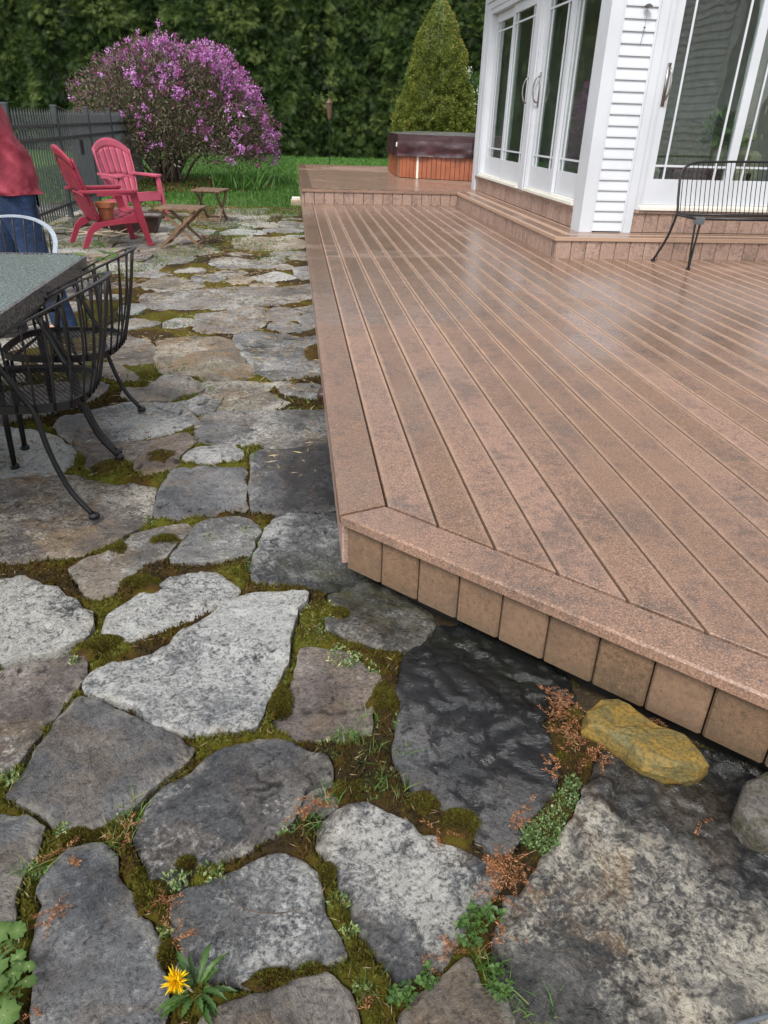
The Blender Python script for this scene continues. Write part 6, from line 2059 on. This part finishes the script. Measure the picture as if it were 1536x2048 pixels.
C = np.vstack([disc(px, py, r_, k, g_, .006) for px, py, r_, k in ((1120, 1415, 34, 40), (1150, 1470, 40, 60), (1165, 1515, 30, 30), (1190, 1500, 40, 26), (1110, 1400, 30, 20), (1250, 1470, 26, 8), (1120, 1540, 22, 20), (1020, 1750, 26, 46), (1000, 1725, 20, 22), (1050, 1640, 26, 20), (990, 1790, 14, 14), (905, 1900, 20, 14), (850, 1930, 22, 10), (75, 2030, 14, 5), (725, 2020, 16, 4), (690, 900, 8, 6), (1400, 1620, 90, 5), (880, 1660, 26, 12), (640, 1610, 24, 14), (350, 1880, 12, 10), (120, 1720, 24, 16), (100, 1830, 18, 10), (600, 1640, 16, 10), (260, 1660, 18, 10), (330, 1810, 14, 12), (1290, 1440, 40, 8), (1010, 1880, 14, 8))])
C = C[g_.random(len(C)) < .6]
C[:, 2] += g_.uniform(-.004, .008, len(C))
Cv, Dv = cedar_sprays(C, g_, .62)
o_ = leafset('cedar_litter', Cv, Dv, .0080, .0024, M['cedar_litter'], None, g_, .1, 1.0)
tag(o_, 'rusty brown fallen cedar sprays in the joints by the deck', 'litter', kind='stuff')
# fine straw and twigs over the near joints
idx_ = np.where((dist > -.01) & ~deckm & (Y < 3.0) & (X > -1.5))[0]
pr_ = np.where(mossy[idx_] < .5, 4.0, 1.0); pick = g_.choice(idx_, 4200, p=pr_ / pr_.sum())
m_ = len(pick)
o_ = leafset('joint_litter', np.column_stack([X[pick], Y[pick], zz[pick] + .006]), np.column_stack([g_.normal(size=m_), g_.normal(size=m_), g_.normal(.0, .15, m_)]), .024, .0015, M['straw'], None, g_)
tag(o_, 'fine dry stems scattered over the moss', 'litter', kind='stuff')

# moss cushions that sit proud of the joints
cush = [(920, 1645, 42, 30), (845, 1608, 34, 24), (700, 1575, 34, 22), (155, 1672, 30, 20), (195, 1668, 18, 12), (235, 1098, 20, 14), (330, 1080, 32, 13), (372, 1722, 17, 13), (300, 1790, 32, 30), (335, 1905, 18, 28), (545, 1955, 44, 20), (620, 1942, 28, 18), (720, 1900, 14, 20), (1145, 1490, 18, 18), (1150, 1430, 16, 14), (1130, 1515, 14, 12), (680, 1225, 18, 12), (655, 1745, 14, 22), (280, 1165, 40, 18), (640, 698, 24, 18), (560, 1400, 22, 34), (770, 1400, 26, 40), (205, 1290, 44, 22), (320, 910, 30, 14), (225, 930, 40, 14)]
adj = ['broad', 'rounded', 'small', 'plump', 'low', 'long', 'dark', 'bright']
near = ['between the dark wet slab and the chipped slab', 'above the chipped slab', 'beside the boot shaped slab', 'left of the boot shaped slab', 'next to a larger cushion left of the boot shaped slab', 'on the beige slab edge', 'on the edge of the smooth rectangular slab', 'in the notch of the boot shaped slab', 'below the notch of the boot shaped slab', 'above the dandelion', 'right of the dandelion', 'farther right of the dandelion', 'left of the chipped slab foot', 'among cedar litter by the yellow rock', 'topmost in the cedar litter by the deck', 'lowest in the cedar litter by the yellow rock', 'on the mossy slab under the deck corner', 'between the two lowest middle slabs', 'above the oval pale slab', 'at the far deck side', 'between the pale slab and the brown slab', 'between the brown slab and the dark wet slab', 'at the left corner of the pale slab', 'between the pink slab and its neighbours', 'at the corner of the brown slab under the chair']
for i, (px, py, rx, ry) in enumerate(cush):
    c_ = G(px, py); ex = np.linalg.norm(G(px + rx, py) - c_); ey = np.linalg.norm(G(px, py + ry) - G(px, py - ry)) / 2
    hh = min(.019, .4 * min(ex, ey) + .006)
    o_ = thing('moss_cushion', (c_[0], c_[1], -.012), adj[i % 8] + ' olive moss cushion ' + near[i], 'moss', 'moss cushions in the patio joints')
    nr, na = 9, 28
    vv = [(0, 0, hh)]; tt = [.4]
    for r_ in range(1, nr + 1):
        q = r_ / nr
        for k in range(na):
            a_ = 2 * math.pi * k / na
            w_ = 1.1 + .5 * (vnoise(math.cos(a_) * 1.8 + i * 3, math.sin(a_) * 1.8, 7) - .5) * 2
            vv.append((ex * q * w_ * math.cos(a_), ey * q * w_ * math.sin(a_), hh * max(0, 1 - q ** 2.4) + .004 * float(vnoise(q * 9 + i, a_ * 5, 3)))); tt.append(.22 + .35 * float(vnoise(q * 4 + i, a_ * 2, 5)))
    F = [(0, 1 + k, 1 + (k + 1) % na) for k in range(na)]
    for r_ in range(nr - 1):
        for k in range(na):
            a0 = 1 + r_ * na + k; a1 = 1 + r_ * na + (k + 1) % na
            F += [(a0, a0 + na, a1 + na), (a0, a1 + na, a1)]
    vv = np.array(vv)
    fast_mesh('mound', vv, np.array(F), M['moss'], o_, tint=np.array(tt), smooth=True)
    m_ = int(np.clip(ex * ey * 3.14 * 420000, 400, 5000)) if py > 1000 else 700
    q = np.sqrt(g_.random(m_)); a_ = g_.random(m_) * 6.28
    P = np.column_stack([ex * q * np.cos(a_), ey * q * np.sin(a_), hh * np.maximum(0, 1 - q ** 2.4)])
    dd = np.column_stack([np.cos(a_) * q, np.sin(a_) * q, np.ones(m_)]) + g_.normal(0, .35, (m_, 3))
    ob = leafset('shoots', P, dd, .0095, .0030, M['moss'], o_, g_, .35, .95)
    ob['kind'] = 'stuff'

# dandelion
c_ = G(392, 1985)
dn = thing('dandelion', (c_[0], c_[1], -.01), 'flowering dandelion with one yellow bloom and toothed leaves', 'flower')


def toothed_leaf(L, W, az_, rise, g):
    n = 14
    vv = []; ff = []; tt = []
    for i in range(n + 1):
        q = i / n
        w_ = W * (.22 + .9 * math.sin(min(1, q * 1.08) * math.pi) ** .8 * (.45 + .55 * q)) * (1.0 if i % 2 else .62) * (0.15 if i == n else 1)
        r_ = L * q; z_ = rise * L * math.sin(q * 2.2) * .7 + .002
        c0 = np.array([r_ * math.cos(az_), r_ * math.sin(az_), z_]); pr = np.array([-math.sin(az_), math.cos(az_), 0]) * w_
        vv += [c0 - pr + np.array([0, 0, .004]), c0, c0 + pr + np.array([0, 0, .004])]; tt += [.45, .8, .45]
        if i:
            o_ = (i - 1) * 3
            ff += [(o_, o_ + 1, o_ + 4, o_ + 3), (o_ + 1, o_ + 2, o_ + 5, o_ + 4)]
    return np.array(vv), np.array(ff), np.array(tt)


for k in range(30):
    az_ = k * 2.4 + g_.normal(0, .4); L = g_.uniform(.025, .078)
    v_, f_, t_ = toothed_leaf(L, g_.uniform(.006, .0095), az_, g_.uniform(.25, 1.0), g_)
    fast_mesh('leaf', v_, f_, M['weed'], dn, tint=np.clip(t_ * .6 + g_.normal(0, .12), 0, 1), smooth=True)
fl = G(352, 1962, .05) - np.array([c_[0], c_[1], -.01])
MB().tube(bez([(0, 0, 0), fl * .6 + np.array([0, 0, .01]), fl - np.array([0, 0, .006])], 5), .002, 6).build('stem', M['twig'], dn)
n = 150
a_ = g_.random(n) * 6.28; el = g_.uniform(.05, 1.35, n)
vd = RC[2] * -1
ax = np.array([0, -.45, .9]); ax /= np.linalg.norm(ax); e1 = np.cross(ax, [1, 0, 0]); e1 /= np.linalg.norm(e1); e2 = np.cross(ax, e1)
dd = (np.cos(a_)[:, None] * e1 + np.sin(a_)[:, None] * e2) * np.cos(el)[:, None] + ax * np.sin(el)[:, None]
leafset('petals', np.repeat(fl[None], n, 0) + dd * .002, dd, .021, .0042, M['dandelion'], dn, g_)['kind'] = 'stuff'


# broad-leaved weed at the lower left
def round_leaf(c0, d, r_, g):
    n = 18
    up = np.array([0, 0, 1.0]) + g.normal(0, .22, 3); up /= np.linalg.norm(up)
    e1 = np.cross(up, d); e1 /= np.linalg.norm(e1); e2 = np.cross(up, e1)
    vv = [c0]; tt = [.95]
    for k in range(n):
        a_ = 2 * math.pi * k / n
        rr_ = r_ * (1 + (.13 if k % 2 else -.06)) * (.55 if k == 0 else 1)
        vv.append(c0 + rr_ * (math.cos(a_) * e2 * -1 + math.sin(a_) * e1) + up * (-.10 * r_ + .14 * r_ * math.cos(2 * a_))); tt.append(.35 + .3 * g.random())
    return np.array(vv), np.array([(0, 1 + k, 1 + (k + 1) % n) for k in range(n)]), np.array(tt)


iv = thing('ground_ivy', (G(20, 1930)[0], G(20, 1930)[1], -.01), 'broad leaved green weed at the lower left edge', 'weed')
for k, (px, py, rp) in enumerate([(12, 1895, 24), (36, 1915, 15), (42, 1935, 16), (25, 1945, 18), (55, 1972, 20), (18, 2000, 24), (8, 2030, 28), (5, 1860, 22), (38, 1868, 16), (60, 1940, 12), (-8, 1930, 24), (14, 1965, 15), (-6, 1975, 22)]):
    c0 = G(px, py, .02) - np.array(iv.location)
    c0[2] = .015 + .03 * g_.random()
    v_, f_, t_ = round_leaf(c0, g_.normal(size=3), np.linalg.norm(G(px + rp, py) - G(px, py)), g_)
    fast_mesh('leaf', v_, f_, M['weed'], iv, tint=t_, smooth=True)
    MB().tube([(c0[0] * .6, c0[1] * .6 + .01, 0), tuple(c0)], .0014, 5).build('stem', M['twig'], iv)


# rocks by the deck
def slab_rock(name, loc, top, h, mat, label, seed):
    """angular slab: an uneven top facet pattern over undercut sides, flat shaded"""
    o_ = thing(name, loc, label, 'rock')
    g = np.random.default_rng(seed)
    T = resample(np.array(top, float), .028); cen = T.mean(0); n_ = len(T)
    hh = h * (1 + g.normal(0, .10, n_))
    rows = [[(*(cen + (p - cen) * .92), 0.0) for p in T], [(*(cen + (p - cen) * (1.02 + g.normal(0, .02))), h * g.uniform(.35, .6)) for p in T], [(*(cen + (p - cen) * .97), z_) for p, z_ in zip(T, hh)]]
    for s_ in (.80, .52, .22):
        rows.append([(*(cen + (p - cen) * (s_ + g.normal(0, .03))), h * (1.10 + .16 * float(fbm(p[0] * s_ * 14, p[1] * s_ * 14, 2, seed)) - .10 * ((p[1] - cen[1]) * s_ > .01))) for p in T])
    vv = [q for r_ in rows for q in r_]; ff = []
    for r_ in range(len(rows) - 1):
        for k in range(n_):
            k2 = (k + 1) % n_
            a0, a1, b0, b1 = r_ * n_ + k, r_ * n_ + k2, (r_ + 1) * n_ + k, (r_ + 1) * n_ + k2
            ff += [(a0, a1, b1), (a0, b1, b0)] if (k + r_) % 2 else [(a0, a1, b0), (a1, b1, b0)]
    ff.append(tuple((len(rows) - 1) * n_ + k for k in range(n_)))
    ob = MB().add(vv, ff).build('stone', mat, o_)
    bv = ob.modifiers.new('b', 'BEVEL'); bv.width = .003; bv.segments = 2; bv.limit_method = 'ANGLE'; bv.angle_limit = R(20)
    return o_


def rock(name, loc, outline, h, mat, label, seed, top_slope=0.0, rz=0.0):
    o_ = thing(name, loc, label, 'rock', None, rz)
    P = resample(chaikin(np.array(outline, float)), .016)
    n_ = len(P)
    cen = P.mean(0)
    vv = []; rows = [(0.0, .93), (.30, .985), (.62, 1.0), (.88, .965), (1.0, .90)]
    for hz, s_ in rows:
        for p in P:
            q = cen + (p - cen) * s_
            nz_ = (fbm(np.array([q[0] * 18 + hz * 3]), np.array([q[1] * 18 + seed + hz * 2]), 4, seed)[0] - .5)
            vv.append((q[0] + nz_ * .016, q[1] + nz_ * .016, h * hz * (1 + top_slope * (q[0] - cen[0])) + (nz_ * .02 if hz > .5 else 0)))
    nr = len(rows)
    for s_ in (.72, .45, .2):
        for p in P:
            q = cen + (p - cen) * s_
            vv.append((q[0], q[1], h * (1 + top_slope * (q[0] - cen[0])) + .004 + (fbm(np.array([q[0] * 14]), np.array([q[1] * 14 + seed]), 4, seed)[0] - .5) * .024))
        nr += 1
    ff = []
    for r_ in range(nr - 1):
        for k in range(n_):
            k2 = (k + 1) % n_
            ff.append((r_ * n_ + k, r_ * n_ + k2, (r_ + 1) * n_ + k2, (r_ + 1) * n_ + k))
    ff.append(tuple((nr - 1) * n_ + k for k in range(n_)))
    mb = MB().add(vv, ff)
    mb.build('stone', mat, o_, smooth=True)
    return o_


def rock_mat(name, c1, c2, c3):
    t = NT(name)
    p = t.pos()
    n = t.noise(p, 14, 6, .65, .5); f = t.noise(p, 110, 4, .65); w = t.noise(t.pos(scale=(3, 3, 9)), 8, 4, .6)
    c = t.mix(t.ramp(n, .36, .62), c1, c2); c = t.mix(t.math('MULTIPLY', t.ramp(w, .5, .7), .6), c, c3)
    c = t.mix(t.math('MULTIPLY', t.ramp(f, .55, .4), .5), c, tuple(x * .35 for x in c1))
    t.set(c, t.ramp(n, .3, .7, .5, .8), 0, .4)
    t.bump(t.math('ADD', n, t.math('MULTIPLY', f, .5)), .8, .012)
    return t.m


M['yrock'] = rock_mat('ochre_rock', (0.14, 0.115, 0.040), (0.25, 0.150, 0.024), (0.09, 0.09, 0.045))
M['mrock'] = rock_mat('mossy_rock', (0.060, 0.055, 0.035), (0.13, 0.115, 0.105), (0.055, 0.065, 0.016))
yo = [G(px, py, .05)[:2] for px, py in ((1170, 1420), (1200, 1398), (1235, 1400), (1300, 1440), (1370, 1478), (1405, 1510), (1424, 1530), (1400, 1542), (1340, 1540), (1290, 1525), (1250, 1490), (1210, 1465), (1172, 1450))]
yc = np.mean(yo, 0)
slab_rock('yellow_rock', (yc[0], yc[1], -0.012), [q - yc for q in yo], .066, M['yrock'], 'flat ochre yellow rock leaning under the deck edge', 5)
mo = [G(px, py, .06)[:2] for px, py in ((1468, 1620), (1490, 1560), (1530, 1545), (1600, 1580), (1660, 1660), (1600, 1690), (1520, 1668))]
mc = np.mean(mo, 0)
rock('mossy_rock', (mc[0], mc[1], -.01), [q - mc for q in mo], .085, M['mrock'], 'rounded mossy rock at the right edge before the deck', 9)
c_ = G(640, 795)
rock('brown_rock', (c_[0] + .03, c_[1], -.02), [(-.05, -.06), (.04, -.07), (.06, .05), (-.03, .07)], .06, M['rust'], 'dark brown lump against the deck side', 13)
c_ = G(597, 410)
o_ = thing('wood_block', (c_[0] - .04, c_[1], -.01), 'short pale wood block beside the deck near the lawn', 'wood block')
MB().box(-.09, .09, -.06, .06, .0, .10, .01).build('block', M['twig'], o_)
MB().box(-.07, .07, -.05, .05, .1005, .14, .01).build('cap', M['straw_cap'] if 'straw_cap' in M else M['cream'], o_)

# loose bits: twig on the slab, dark plug hole, bits of straw, cable at the lower right
o_ = thing('bent_twig', (G(480, 1800)[0], G(480, 1800)[1], .006), 'thin curved twig lying on the lower middle slab', 'twig')
P = [G(px, py, .010) - np.array(o_.location) for px, py in ((443, 1745), (452, 1780), (475, 1808), (510, 1824), (560, 1826), (600, 1818))]
MB().tube(bez([tuple(p) for p in P], 6), .0012, 6).build('stem', M['bark'], o_)
o_ = thing('grey_cable', (G(1480, 2035)[0], G(1480, 2035)[1], .012), 'grey cable crossing the bottom right corner', 'cable')
P = [G(px, py, .02) - np.array(o_.location) for px, py in ((1430, 2075), (1470, 2052), (1500, 2042), (1540, 2030), (1620, 2000))]
MB().tube(bez([tuple(p) for p in P], 6), .0045, 8).build('sheath', M['iron_grey'], o_, smooth=True)
for k, (px, py) in enumerate([(655, 1468), (168, 1957), (1392, 1660)]):
    pass
